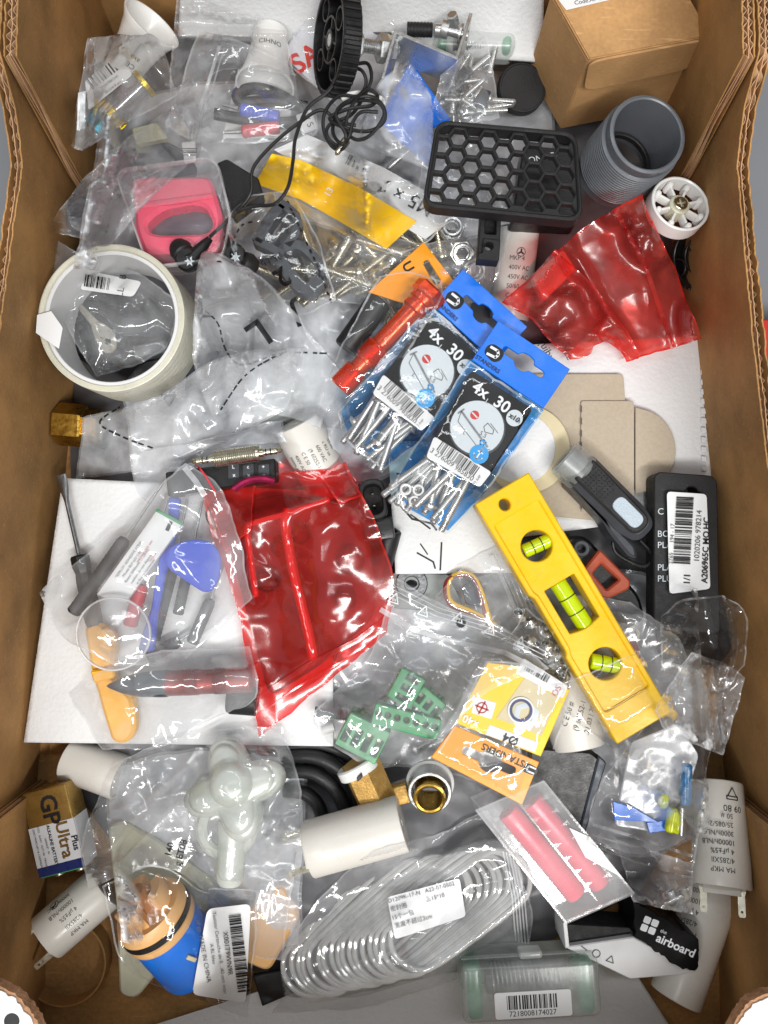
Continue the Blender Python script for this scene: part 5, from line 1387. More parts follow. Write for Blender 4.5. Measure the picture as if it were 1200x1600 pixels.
g = G(); g.add(*lathe(tubeprof(8.6, 10.6, 0, hl, 1.2), 48, True), FA(p0, p1)); obj('clear_collar', g, M['frost'], t)
g = G(); g.add(*lathe([(0, hl-1), (8.4, hl-1), (8.4, 0), (0, 0)][::-1], 40), FA(p0, p1)); obj('lens', g, M['black'], t)
g = G(); g.add(*tube(spline(PL((958, 838, 52), (962, 862, 50), (990, 880, 50), (1010, 884, 50), (1020, 868, 52), (1000, 845, 52)), 8), 1.1, 8)); obj('wire_clip', g, M['black'], t)

t = thing('black_socket', 'black plastic socket housing with copper-brown clip beside the level', 'socket', 940, 890, 30)
slab('housing', rpoly([(880, 838), (915, 836), (1000, 930), (1010, 968), (985, 980), (880, 880)], 14), 50, 22, M['black'], t, b=2)
g = G(); g.add(*lathe(tubeprof(2.2, 4.4, 0, 10, .4), 24, True), F(902, 858, 44)); obj('pin_socket', g, M['slate'], t)
slab('clip', rpoly([(938, 858), (986, 908), (984, 920), (950, 936), (925, 930), (912, 890)], 5), 57, 8, M['copper_plastic'], t, [rpoly([(940, 880), (968, 906), (948, 922), (926, 896)], 3)], b=1)

# black card package with sticker
t = thing('black_package', 'flat black package with a price sticker along the side wall', 'package', 1070, 860, 40)
slab('backing_card', rpoly([(1022, 744), (1030, 737), (1113, 743), (1121, 752), (1125, 990), (1022, 985)], 9), 58, 13, M['black_matt'], t, [rpoly([(1068, 772), (1076, 760), (1088, 760), (1096, 776), (1090, 782), (1074, 782)], 5)], b=.6)
ink('lettering', lines2d(['C', '', 'BO       GE', 'PLA       A', '', 'PLA', 'PLU'], 14, 1.25, align='l'), 1028, 852, 0, M['circle'], t, z=58.4)
patch('sticker', rpoly([(1042, 768), (1104, 772), (1110, 920), (1046, 928)], 6), M['label_shiny'], t, (3, 9, 15, 21), z=60.4, wr=1.2, L=50)
ink('barcode_print', bars2d(106, 27, 38, 12), 1068, 828, 87, M['ink'], t, z=61.6)
ink('lettering', lines2d(['1020206 978214'], 12), 1091, 838, 87, M['greyink'], t, z=61.6)
ink('lettering', lines2d(['A206965C MO.HC'], 13, bold=True), 1103, 860, 88, M['ink'], t, z=61.6)
ink('lettering', lines2d(['2765      194 - 17'], 9), 1050, 850, 87, M['greyink'], t, z=61.6)
ink('lettering', lines2d(['1/1'], 14, bold=True), 1074, 905, 87, M['ink'], t, z=61.6)
slab('black_film_end', rpoly([(1040, 960), (1090, 945), (1140, 960), (1150, 1010), (1130, 1040), (1050, 1040)], 20), 52, 20, M['black_gloss'], t, b=3)
film('clear_end', [(1030, 960), (1070, 936), (1130, 930), (1165, 960), (1166, 1040), (1120, 1080), (1035, 1050)], M['film_crisp'], t, (0, 2, 4, 6), wr=2.6, L=40, seed=81, tension=40, lift=1)

# ------------------------------------------------------------------ things under the level
t = thing('steel_plate', 'grey steel plate with a countersunk hole below the napkin', 'plate', 660, 915, 24)
slab('plate', rpoly([(612, 895), (700, 897), (730, 960), (612, 950)], 5), 33, 4, M['greyplate'], t, [circ(643, 912, 9, 24, 6)])
g = G(); g.add(*lathe(tubeprof(4, 9, 0, 2, .5), 36, True), F(643, 912, 32.4)); obj('washer', g, M['steel_dark'], t)
t = thing('connector', 'black two-pin automotive connector between red bag and screw packets', 'connector', 588, 790, 24)
Mx = F(584, 785, 40, 8)
g = G(); g.add(*prism(rpoly([(-7, -11, 6.5), (7, -11, 6.5), (7, 11, 6.5), (-7, 11, 6.5)], 6, 6), 0, 20, [rpoly([(-4.6, -8, 4.4), (4.6, -8, 4.4), (4.6, 8, 4.4), (-4.6, 8, 4.4)], 4, 6)], .6), Mx); obj('shroud', g, M['black'], t)
g = G(); g.add(*prism(rpoly([(-5, -9), (5, -9), (5, 9), (-5, 9)], 3), 1, 8), Mx); obj('floor', g, M['black_matt'], t)
for s in (-1, 1):
    g = G(); g.add(*box(1.4, .7, 9, .2, 1), Mx @ Tm((0, s*3.2, 8))); obj('pin', g, M['tin'], t)
g = G(); g.add(*box(16, 12, 16, 1.5), Mx @ Tm((1, -16, 0))); obj('latch_block', g, M['black'], t)
g = G(); g.add(*lathe(tubeprof(3.6, 6.2, 0, 30, .5), 32, True), FA(P(590, 905, 36), P(606, 845, 44))); obj('cable_boot', g, M['rubber'], t)
t = thing('wire_bag', 'zip bag with a loop of yellow and dark red wire', 'plastic bag', 745, 925, 34)
for dx, m in ((0, 'wireyellow'), (-5, 'wirered')):
    g = G(); g.add(*tube(spline(PL((770+dx, 985, 40), (762+dx, 955, 42), (750+dx*.6, 918, 44), (738+dx*.2, 900, 44), (720, 895-dx*.6, 44), (703+dx*.5, 905, 44), (700+dx*.8, 925, 44), (708+dx*.4, 942-dx, 44), (740, 956-dx, 42), (775, 975-dx, 40)), 8), 1.25, 8)); obj('wire', g, M[m], t)
slab('dark_board', rpoly([(722, 915), (750, 905), (765, 950), (728, 945)], 6), 38, 3, M['bluegrey'], t)
film('film', [(690, 945), (680, 930), (735, 875), (780, 850), (838, 960), (800, 990), (740, 985)], M['film'], t, (1, 3, 4, 6), wr=1.2, L=40, seed=85, tension=40, lift=.8)
for i in range(7): strip('grip_line', [(768+i*5, 868-i*4), (792+i*5, 920-i*4), (812+i*5, 968-i*4)], 1.6 if i else 6, M['zipline'], t, .7)

# nuts packet: orange header, card, bag of nuts
t = thing('nut_packet', 'orange-headed packet of locking nuts with a yellow and white card', 'packet', 790, 1110, 40)
rs = random.Random(15)
for i in range(30):
    x = rs.uniform(806, 893); y = 960+(x-806)*.75+rs.uniform(-8, 62)
    if y > 1075: continue
    NUT.put('nut', F(x, y, 46+rs.uniform(0, 6), rs.uniform(0, 60), rs.uniform(-70, 70), rs.uniform(-50, 50)), t)
Uo = Vector((.918, .397)); Vo = Vector((-.397, .918)); Oo = (712, 1130)
def XO(u, v): return (Oo[0]+Uo.x*u+Vo.x*v, Oo[1]+Uo.y*u+Vo.y*v)
ao = -math.degrees(math.atan2(Uo.y, Uo.x)); zo = 61
film('bag', [(822, 950), (905, 1010), (866, 1110), (838, 1210), (705, 1150), (760, 1040), (800, 990)], M['film_crisp'], t, (0, 1, 3, 4), wr=1.2, L=40, seed=88, tension=40, lift=.8)
slab('product_card', [(762, 1035), (820, 1042), (890, 1078), (845, 1182), (712, 1130)], zo, .8, M['yellow_label'], t)
slab('photo_print', [(820, 1058), (872, 1090), (846, 1150), (775, 1122)], zo+.3, .3, M['cream'], t, hmap=False)
slab('barcode_label', rpoly([(818, 1028), (888, 1072), (880, 1092), (806, 1052)], 4), zo+.4, .4, M['label'], t, hmap=False)
ink('barcode_print', bars2d(42, 12, 16, 6), 840, 1052, -30, M['ink'], t, z=zo+.7)
ink('lettering', lines2d(['OS'], 14), 870, 1080, 60, M['pinkink'], t, z=zo+.7)
slab('white_print', [(765, 1132), (842, 1160), (836, 1176), (758, 1148)], zo+.3, .3, M['label'], t, hmap=False)
slab('white_print', rpoly([(742, 1088), (776, 1098), (768, 1124), (736, 1114)], 3), zo+.3, .3, M['label'], t, hmap=False)
ink('lettering', lines2d(['Ø4'], 19, bold=True), 798, 1155, 158, M['ink'], t, z=zo+.6)
ink('lettering', lines2d(['×40'], 17, bold=True), 736, 1126, 158, M['white_ink'], t, z=zo+.6)
ink('cross_print', merge(stroke2d([(-8, -7), (8, 7)], 2.5), stroke2d([(-8, 7), (8, -7)], 2.5), stroke2d(circ(0, 0, 8, 16), 1.6, True)), 753, 1106, 20, M['red_ink'], t, z=zo+.6)
g = hexnut(7.2, 6, 4.0); g2 = G(); g2.add(g.v, g.f, F(822, 1117, zo+.1, 15) @ Matrix.Diagonal((1, 1, .08, 1))); obj('nut_print', g2, M['circle'], t, hmap=False)
g = G(); g.add(*lathe(tubeprof(4.6, 6.0, 0, .3, .1), 36, True), F(814, 1110, zo+.8)); obj('nut_print', g, M['navy'], t, hmap=False)
g = G(); g.add(*lathe(tubeprof(6.0, 7.0, 0, .3, .1), 36, True), F(814, 1110, zo+.75)); obj('nut_print', g, M['label'], t, hmap=False)
eu = [(32, 22, 7), (62, 22, 3), (66, 14, 4), (80, 10, 6), (92, 14, 4), (96, 22, 3), (122, 22, 7), (122, 36, 7), (96, 36, 3), (90, 44, 4), (80, 48, 5), (68, 44, 4), (62, 36, 3), (32, 36, 7)]
hd = slab('header_card', [XO(0, 4), XO(144, 4), XO(146, 76), XO(-14, 64)], zo+1.4, 1, M['orange_label'], t, [[XO(u-6, v+4) for u, v in rpoly(eu, 4, 4)]])
ink('lettering', lines2d(['STANDERS'], 15, bold=True), *XO(88, 16), ao+180, M['ink'], hd, z=zo+1.7)
ink('logo', poly2d(rpoly([(-10, -6), (8, -8), (12, 0), (10, 8), (-8, 7), (-12, 2)], 5)), *XO(136, 20), ao+180, M['ink'], hd, z=zo+1.7)
ink('logo', stroke2d([(-7, 4), (4, 4), (6, 0), (4, -4), (-7, -4)], 2.6), *XO(136, 20), ao+180, M['white_ink'], hd, z=zo+1.85)
film('sleeve', [(760, 1032), (822, 1040), (896, 1076), (838, 1258), (670, 1196), (712, 1128)], M['film_crisp'], t, (0, 2, 3, 4), wr=.7, L=60, seed=89, tension=30, lift=.6, zmax=zo+3)

# ------------------------------------------------------------------ spirit level
t = thing('spirit_level', 'yellow plastic spirit level with three green vials', 'spirit level', 890, 950, 52)
Ul = Vector((.511, .86)); Wl = Vector((.86, -.511)); Ol = Vector((742, 788))
def XV(u, w): p = Ol+Ul*u+Wl*w; return (p.x, p.y)
zl = 70; LL, WW = 436, 98
vial = [(105, 52, 25), (280, 50, 27)]
c1 = [XV(105+25*math.cos(R(i*10)), 50+25*math.sin(R(i*10))) for i in range(36)]
c3 = [XV(318+26*math.cos(R(i*10)), 48+26*math.sin(R(i*10))) for i in range(36)]
rc = [XV(*p) for p in rpoly([(172, 24, 2), (250, 24, 2), (256, 50, 20), (250, 78, 2), (172, 78, 2)], 2, 4)]
sm = [XV(24+10*math.cos(R(i*20)), 40+9*math.sin(R(i*20))) for i in range(18)]
out = [XV(*p) for p in rpoly([(0, 0), (LL*.38, 0), (LL*.40, 5), (LL*.62, 5), (LL*.64, 0), (LL, 0), (LL, WW), (0, WW)], 3, 3)]
slab('body', out, zl-1.6, 13, M['yellow'], t, [c1, rc, c3, sm], b=.5)
slab('raised_edge', out, zl, 6, M['yellow'], t, [[XV(*p) for p in rpoly([(44, 9), (LL*.38, 9), (LL*.40, 13), (LL*.62, 13), (LL*.64, 9), (LL-52, 9), (LL-52, WW-9), (44, WW-9)], 5, 4)], sm], b=.6)
for cc, r_, hh in ((c1, 'c', 0), (c3, 'c', 0)):
    pass
def vialp(ctr, ang, L_, r_):
    x, y = ctr; d = Vector((math.cos(R(ang)), -math.sin(R(ang))))
    a = P(x-d.x*L_/2, y-d.y*L_/2, zl-7); b = P(x+d.x*L_/2, y+d.y*L_/2, zl-7); l = between(a, b)
    v = rod('vial', a, b, [(0, 0), (r_-.6, 0), (r_, .6), (r_, l-.6), (r_-.6, l), (0, l)], M['fluid'], t)
    Mv = FA(a, b)
    for f_ in (.34, .66):
        g = G(); g.add(*lathe(tubeprof(r_+.05, r_+.25, l*f_-.25, l*f_+.25, .05), 28, True), Mv); obj('ring_mark', g, M['ink'], v)
    g = G(); g.add(*lathe([(0, 0), (r_*.5, .3), (r_*.72, 1.2), (r_*.72, l*.24), (r_*.5, l*.28), (0, l*.29)], 20), Mv @ Tm((r_*.22, 0, l*.36))); obj('bubble', g, M['clear_hard'], v)
film('shrink_wrap', [(862, 1072), (1000, 1020), (1046, 1104), (962, 1172), (900, 1130)], M['film_crisp'], t, (0, 1, 2, 3), wr=.5, L=40, seed=161, tension=20, lift=.5)
vialp(XV(105, 50), 24, 46, 3.7); vialp(XV(212, 50), -57, 84, 4.6); vialp(XV(318, 48), -10, 48, 4.2)

# ------------------------------------------------------------------ centre red bag
t = thing('key_set', 'angled hex keys and dark hardware seen through the red bag', 'hex keys', 470, 880, 44)
for pts, r_ in (([(450, 795, 58), (446, 822, 58), (460, 900, 58), (480, 980, 56), (490, 1030, 54)], 2.6), ([(515, 780, 58), (440, 804, 58), (392, 818, 57), (386, 826, 57), (390, 860, 56), (400, 932, 54)], 1.6)):
    g = G(); g.add(*tube(spline(PL(*pts), 6), r_, 6)); obj('hex_key', g, M['pink'], t)
for x, y, r_ in ((470, 828, 6), (440, 850, 5), (548, 870, 8), (540, 930, 6), (420, 900, 7), (350, 800, 9), (380, 840, 8)):
    g = G(); g.add(*lathe([(0, 0), (r_, 0), (r_, 7), (r_*.7, 9), (0, 9)], 24), F(x, y, 40, 0, 20)); obj('stud', g, M['black'], t)
slab('tray', rpoly([(345, 800), (430, 770), (560, 790), (590, 905), (585, 965), (500, 1040), (420, 1090), (385, 960)], 20), 43, 8, M['tray'], t, b=1.5)
t = thing('red_zip_bag', 'large red zip bag over hex keys in the middle of the box', 'plastic bag', 470, 930, 44)
film('film', [(308, 755), (355, 768), (430, 740), (520, 733), (565, 770), (615, 905), (605, 990), (520, 1060), (405, 1152), (372, 960), (338, 850)], M['film_red'], t, (0, 3, 6, 8), wr=1.2, L=120, seed=91, tension=160, lift=1.0, zmin=40, fold=lambda U, V: 3*np.exp(-((V-.22)/.05)**2)*U)
film('flap', [(305, 752), (360, 762), (400, 752), (392, 830), (352, 860), (330, 800)], M['film_red'], t, (0, 2, 3, 4), wr=1.8, L=60, seed=93, tension=30, lift=1.0, zmin=44)
film('flap', [(500, 742), (540, 722), (566, 775), (530, 790)], M['film_red'], t, wr=1.5, L=30, seed=94, tension=20, lift=.8, zmin=44)
strip('grip_strip', [(398, 1095), (480, 1040), (560, 1000), (604, 965)], 8, M['film_red'], t, .8)
strip('grip_strip', [(402, 1118), (485, 1060), (565, 1018), (602, 985)], 3, M['film_red'], t, .8)

# remote bar and jack adapter
t = thing('button_bar', 'black plastic bar with white button symbols under the jack adapter', 'remote', 345, 740, 42)
slab('body', rpoly([(258, 738), (430, 716), (432, 750), (262, 776)], 4), 56, 12, M['black'], t, b=.8)
for x, s in ((365, 'L'), (388, 'c'), (412, '+')):
    slab('button', rpoly([(x-9, 726), (x+9, 724), (x+9, 746), (x-9, 748)], 2), 56.8, .8, M['slate'], t)
    ink('lettering', lines2d([s, 'x'], 8, 1.6, bold=True), x, 736, 6, M['white_ink'], t, z=57.1)
slab('foil_strip', rpoly([(255, 735), (300, 722), (340, 770), (300, 790)], 6), 52, 2, M['film_dark'], t)
g = G(); g.add(*tube(spline(PL((366, 764, 58), (385, 752, 60), (410, 748, 60), (428, 752, 58)), 6), 2, 10)); obj('pink_trim', g, M['pinkmetal'], t)
t = thing('jack_adapter', 'knurled nickel audio jack adapter with plugs at both ends', 'adapter', 370, 712, 58)
p0, p1 = P(298, 722, 64), P(442, 703, 64); Lh = between(p0, p1)
pl_ = [(0, 0), (1, .6), (1.5, 1.6), (1.1, 2.4), (1.7, 3.2), (1.7, 6), (1.72, 6), (1.72, 10)]
prf = pl_+[(2.4, 10.2), (2.4, 12.5), (4.4, 12.7)]+[(4.5-.22*(i % 2), 13+i*.55) for i in range(int((Lh-26)/.55))]+[(4.4, Lh-12.6), (2.4, Lh-12.4), (2.4, Lh-10.2)]+[(r_, Lh-h_) for r_, h_ in pl_[::-1]]
rod('body', p0, p1, prf, M['nickel'], t, 36)
for f_ in (6.5, 9): 
    for s in (0, 1):
        hh = f_ if s else Lh-f_
        g = G(); g.add(*lathe(tubeprof(1.6, 1.85, hh-.3, hh+.3, .08), 20, True), FA(p0, p1)); obj('insulator_ring', g, M['ink'], t)
t = thing('pale_pouch', 'white frosted pouch lying behind the jack adapter', 'pouch', 330, 690, 36)
film('film', [(200, 708), (300, 690), (440, 655), (450, 690), (300, 712), (250, 800), (215, 770)], M['film_thick'], t, (0, 2, 3, 5), wr=1.0, L=70, seed=97, tension=20, lift=.6, zmax=48)

# ------------------------------------------------------------------ screwdriver and repair tools
t = thing('screwdriver', 'flat-blade screwdriver with black handle lying on the folded tissue', 'screwdriver', 120, 830, 34)
p0, p1 = P(95, 742, 42), P(124, 868, 42); Lh = between(p0, p1); Mx = FX(p0, p1)
g = G(); v, f = box(Lh, 1, 1, 0)
prf = []
n = 20; vs = []; fs = []
for i in range(n+1):
    s = i/n*Lh; w = 2.9 if s < 6 else (2.9-1.6*min(1, (s-6)/9)); h = .55+1.0*min(1, max(0, (s-2)/14))
    for k in range(12): a = 2*pi*k/12; vs.append((s, w*math.cos(a), h*math.sin(a)))
for i in range(n):
    for k in range(12): l = (k+1) % 12; fs.append((i*12+k, i*12+l, i*12+12+l, i*12+12+k))
fs += [tuple(range(12))[::-1], tuple(n*12+k for k in range(12))]
g.add(vs, fs, Mx); obj('blade', g, M['steel_dark'], t)
rod('handle', p1, P(150, 985, 42), [(0, 0), (4.6, 0), (5.4, 1), (5.4, 6), (4.4, 10), (5, 14), (5.2, 36), (4.4, 40), (0, 41)], M['black'], t, 8, 20)
def driver(label, a, b, r_, m, tip=None, tm='steel'):
    t = thing('precision_driver', label, 'screwdriver', loc=a.copy(), group='precision drivers in the tool bag'); l = between(a, b)
    rod('handle', a, b, [(0, 0), (r_*.8, 0), (r_, 1)]+[(r_-(.25 if i % 2 else 0), 2+i*1.3) for i in range(int((l-4)/1.3))]+[(r_*.75, l-.8), (0, l)], m, t, 10, 40)
    if tip is not None:
        d = (tip-b).length; rod('shaft', b, tip, [(0, 0), (.8, 0), (.8, d-1), (.4, d), (0, d)], M['steel'], t, 10)
    return t
driver('black precision driver beside the white stick in the tool bag', P(114, 958, 46), P(197, 840, 46), 4.0, M['black_matt'], P(256, 752, 46))
driver('dark driver deep in the tool bag by the suction cup', P(240, 1000, 42), P(272, 880, 42), 3.6, M['black_matt'], P(295, 770, 42))
driver('red driver behind the suction cup in the tool bag', P(203, 978, 44), P(222, 912, 44), 4.2, M['redplastic'], P(262, 780, 44))
driver('thin black driver partly behind the blue opening pick', P(278, 960, 40), P(300, 862, 40), 3.2, M['black_matt'], P(318, 775, 40))
driver('grey driver lowest in the tool bag beside the red bag', P(300, 1005, 40), P(330, 935, 40), 3.6, M['slate'], P(350, 880, 40))
driver('short black driver just above the pointed tool in the tool bag', P(232, 1028, 40), P(282, 1000, 40), 3.8, M['black_matt'], P(322, 975, 40))
slab('white_stick', rpoly([(246, 796), (285, 818), (196, 942), (150, 930)], 4), 54, 3, M['label'], None)
ws = tag(bpy.data.objects['white_stick'], 'white printed stick with a green end in the tool bag', 'stick')
slab('green_end', [(246, 795), (286, 817), (283, 821), (243, 799)], 54.4, 1, M['green'], ws)
ink('lettering', lines2d(['DEPILOY ADHESIVE STRIP', 'Model BLP 633 3.85V', 'Rated 3000mAh 11.55Wh', 'caution do not dispose', 'in fire or incinerate'], 6, 1.35), 214, 884, 55, M['greyink'], ws, z=54.3)
ink('lettering', lines2d(['warning only use', 'recycle'], 6, 2.6), 232, 866, 55, M['red_ink'], ws, z=54.35)
ink('symbol_print', merge(poly2d([(-3, -8), (3, -8), (3, 8), (-3, 8)])), 264, 822, -25, M['ink'], ws, z=54.3)
slab('spudger', rpoly([(263, 776), (282, 778), (276, 830), (258, 900), (246, 960), (240, 1018), (214, 1020), (222, 990), (236, 950), (244, 890), (262, 820)], 5), 50, 3, M['blue_tool'], None, b=.8)
tag(bpy.data.objects['spudger'], 'long blue plastic pry bar running down the tool bag', 'pry bar')
slab('opening_pick', rpoly([(255, 872), (268, 852), (300, 842), (330, 846), (345, 865), (344, 900), (332, 924), (318, 926), (290, 908), (262, 888)], 16), 56, 1.6, M['blue_tool'], None, b=.5)
tag(bpy.data.objects['opening_pick'], 'blue rounded triangular opening pick in the tool bag', 'pick')
t = thing('suction_cup', 'clear round suction cup on the tool bag', 'suction cup', 176, 985, 50)
g = G(); g.add(*lathe([(4, 6), (6, 5), (14, 3), (19, .6), (19.6, 0), (19.2, 1.2), (14, 4), (6.5, 6.2), (5, 9), (4.6, 13), (0, 13.6), (0, 7)], 56), F(178, 990, 57, 0, 4, 3)); obj('cup', g, M['clear_hard'], t)
g = G(); g.add(*lathe(tubeprof(18.6, 19.8, 0, 1.6, .4), 56, True), F(178, 990, 57, 0, 4, 3)); obj('cup_rim', g, M['zipline'], t)
t = thing('amber_handle', 'amber yellow plastic handle on the tissue below the suction cup', 'handle', 170, 1060, 34)
slab('lever', rpoly([(130, 980), (150, 970), (180, 990), (176, 1060), (206, 1090), (212, 1140), (200, 1162), (175, 1162), (162, 1120), (142, 1050)], 12), 46, 8, M['yellow_tool'], t, b=2)
slab('collar', rpoly([(140, 1048), (176, 1042), (180, 1060), (146, 1068)], 5), 49, 6, M['yellow_tool'], t, b=1)
t = thing('tool_bag', 'clear zip bag with red line over the phone repair tools', 'plastic bag', 220, 900, 36)
film('film', [(60, 926), (180, 826), (288, 722), (345, 762), (378, 860), (392, 935), (300, 1020), (262, 1040), (180, 1040), (100, 995)], M['film'], t, (0, 2, 5, 8), wr=1.5, L=52, seed=101, tension=80, lift=.8)
strip('grip_strip', [(288, 730), (306, 752), (320, 775)], 9, M['zipline'], t, .6)
strip('red_line', [(302, 720), (320, 742), (336, 768)], 3, M['redplastic'], t, .8)
t = thing('pointed_tool', 'black pointed tool with red knurled collar beside the red bag', 'hand tool', 280, 1070, 44)
p0, p1 = P(166, 1072, 52), P(392, 1062, 52); Lh = between(p0, p1)
rod('nose', p0, p1, [(0, 0), (1.2, 1.5), (4.4, 9), (6.6, 19), (7.2, 30), (7.2, 33), (0, 33)], M['bluegrey'], t, 32)
prf = [(0, 33), (6.8, 33), (6.8, 42)]
for i in range(9): prf += [(7.0, 42.4+i*.9), (6.6, 42.8+i*.9)]
prf += [(6.6, 51), (6.6, 58)]
for i in range(8): prf += [(7.0, 58.4+i*.9), (6.6, 58.8+i*.9)]
prf += [(6.8, 66), (6.8, Lh), (0, Lh)]
rod('collar', p0, p1, prf, M['darkred'], t, 32)
rod('end_cap', P(356, 1092, 42), P(396, 1095, 42), [(0, 0), (7, 0), (8, 2), (8, 16), (0, 16)], M['rubber'], t)
t = thing('clear_bag', 'clear bag round the pointed tool and amber handle end', 'plastic bag', 240, 1090, 40)
film('film', [(106, 1086), (155, 1050), (230, 1020), (390, 1010), (400, 1090), (330, 1120), (262, 1165), (160, 1172)], M['film'], t, (0, 3, 5, 7), wr=1.5, L=38, seed=105, tension=70, lift=.8)
# ------------------------------------------------------------------ centre: green terminal blocks
t = thing('terminal_block', 'green terminal block with deep slots, lowest in the zip bag', 'terminal block', 572, 1140, 36, group='green terminal blocks')
def tblock(t, px, py, z, a, L_, w, h, n, round_=False, tiltx=0):
    Mx = F(px, py, z, a, tiltx)
    hs = [circ(-L_/2+L_*(i+.5)/n, w*.08, min(L_/n*.33, w*.3), 16) if round_ else rpoly([(-L_/2+L_*(i+.2)/n, -w*.32), (-L_/2+L_*(i+.8)/n, -w*.32), (-L_/2+L_*(i+.8)/n, w*.2), (-L_/2+L_*(i+.2)/n, w*.2)], .5, 2) for i in range(n)]
    g = G(); g.add(*prism(rpoly([(-L_/2, -w/2), (L_/2, -w/2), (L_/2, w/2), (-L_/2, w/2)], .8, 3), h*.35, h, hs, .4), Mx); obj('housing', g, M['green'], t)
    g = G(); g.add(*prism(rpoly([(-L_/2+.3, -w/2+.3), (L_/2-.3, -w/2+.3), (L_/2-.3, w/2-.3), (-L_/2+.3, w/2-.3)], .8, 3), 0, h*.4), Mx); obj('foot', g, M['green'], t)
    for i in range(n):
        x = -L_/2+L_*(i+.5)/n
        g = G(); g.add(*lathe([(0, 0), (1.2, 0), (1.2, 1), (0, 1)], 12), Mx @ Tm((x, w*.05, h*.42))); obj('screw', g, M['tin'], t)
        g = G(); g.add(*box(L_/n*.28, 2.2, h*.5, .3, 1), Mx @ Tm((x+L_/n*.5 if i < n-1 else x, w/2+.6, h*.1))); obj('key_rib', g, M['green'], t)
tblock(t, 570, 1140, 38, -27, 24, 19, 16, 4, False, 6)
t = thing('terminal_block', 'green terminal block with a row of round holes in the zip bag', 'terminal block', 632, 1122, 40, group='green terminal blocks')
tblock(t, 634, 1122, 46, -14, 36, 11, 11, 7, True)
t = thing('terminal_block', 'green terminal block standing upright in the zip bag', 'terminal block', 640, 1075, 40, group='green terminal blocks')
tblock(t, 638, 1072, 46, 62, 17, 14, 13, 3, False, -8)
t = thing('terminal_block', 'short green terminal block at the packet side of the zip bag', 'terminal block', 665, 1098, 40, group='green terminal blocks')
tblock(t, 668, 1094, 42, -40, 16, 11, 12, 3)
t = thing('bolt', 'dark bolt lying left of the green terminal blocks', 'bolt', 510, 1125, 36)
rod('shank', P(492, 1112, 42), P(548, 1118, 42), [(0, 0), (3, 0)]+[(3-.3*(i % 2), 1+i*.5) for i in range(34)]+[(0, 18.5)], M['steel_dark'], t)
rod('white_tip', P(503, 1142, 42), P(526, 1134, 42), [(0, 0), (2.4, 0), (2.6, .4), (2.6, 7), (0, 7)], M['white'], t)
t = thing('zip_bag', 'clear zip bag with recycling triangles over green terminal blocks', 'plastic bag', 660, 1050, 40)
film('film', [(616, 903), (700, 948), (790, 982), (858, 1046), (770, 1075), (705, 1140), (668, 1158), (600, 1200), (520, 1165), (488, 1112), (560, 1045), (594, 985)], M['film'], t, (0, 3, 6, 9), wr=1.9, L=44, seed=111, tension=60, lift=.9)
strip('grip_strip', [(594, 952), (650, 985), (720, 1005), (790, 1020), (850, 1052)], 8, M['zipline'], t, .8)
for i in range(3): strip('grip_line', [(606+i*3, 925-i*6), (680+i*3, 962-i*6), (760+i*3, 986-i*6), (848+i*2, 1030-i*6)], 1.4, M['zipline'], t, .8)
for x, y in ((616, 934), (662, 954), (716, 964), (766, 983), (812, 1002)):
    ink('recycling_print', merge(stroke2d([(-7, -8), (1, 8), (9, -7)], 2, True), shift(lines2d(['04'], 7), 1, -3), shift(lines2d(['LDPE'], 5), 0, -13)), x, y, -22, M['white_ink'], t, lift=.8)
ink('punched_hole', poly2d(circ(0, 0, 8, 20)), 720, 973, 0, M['slate'], t, lift=.6)

# spade connector bag beside the level
t = thing('spade_connector', 'red insulated spade connector in a bag beside the level', 'connector', 995, 1000, 36)
rod('sleeve', P(982, 1000, 44), P(1004, 1045, 44), [(0, 0), (2.6, 0), (3, .6), (3, 7), (2.2, 9), (2.2, 15), (0, 15)], M['redplastic'], t)
slab('fork', rpoly([(984, 1002), (978, 980), (992, 975), (1002, 988), (998, 1002)], 3), 45, 1, M['tin'], t, [rpoly([(984, 985), (992, 982), (995, 996), (988, 998)], 2)])
t = thing('clear_bag', 'clear bag with red spade connector tucked under the level', 'plastic bag', 1000, 1000, 36)
film('film', [(900, 930), (985, 940), (1062, 1000), (1075, 1050), (1040, 1110), (960, 1080)], M['film_dark'], t, (0, 1, 3, 4), wr=1.8, L=46, seed=115, tension=40, lift=.8, zmax=54)

# ------------------------------------------------------------------ near end
t = thing('black_carton', 'glossy black box between orange packet and the fuse bag', 'box', 885, 1240, 14)
slab('body', rpoly([(826, 1165), (925, 1172), (945, 1190), (938, 1215), (905, 1312), (820, 1290)], 9), 44, 30, M['black'], t, b=2)
slab('lid_edge', rpoly([(936, 1180), (948, 1192), (912, 1312), (902, 1310)], 4), 45.5, 6, M['bluegrey'], t, b=.8)
t = thing('cable_coil', 'thick black cables curling under the white capacitor', 'cable', 510, 1235, 14)
for pts in ([(440, 1180, 26), (500, 1185, 30), (545, 1215, 30), (560, 1260, 28), (555, 1310, 24)], [(440, 1205, 26), (490, 1208, 30), (525, 1235, 30), (540, 1275, 28), (530, 1320, 24)], [(445, 1235, 24), (478, 1240, 27), (500, 1265, 27), (505, 1310, 24)], [(440, 1165, 24), (510, 1165, 26), (562, 1195, 26), (580, 1245, 24)]):
    g = G(); g.add(*tube(spline(PL(*pts), 8), 4, 12)); obj('cable', g, M['rubber'], t)
t = thing('brass_valve', 'rough brass hex body with a white slotted ring', 'valve', 585, 1220, 24)
p0, p1 = P(562, 1190, 44), P(592, 1258, 40); Lh = between(p0, p1)
g = G(); g.add(*lathe([(0, 0), (10.4, 0), (11.2, .8), (11.2, Lh), (0, Lh)], 6), FA(p0, p1, 15)); obj('hex_body', g, M['brass_rough'], t, 20)
p0, p1 = P(556, 1192, 44), P(566, 1212, 44)
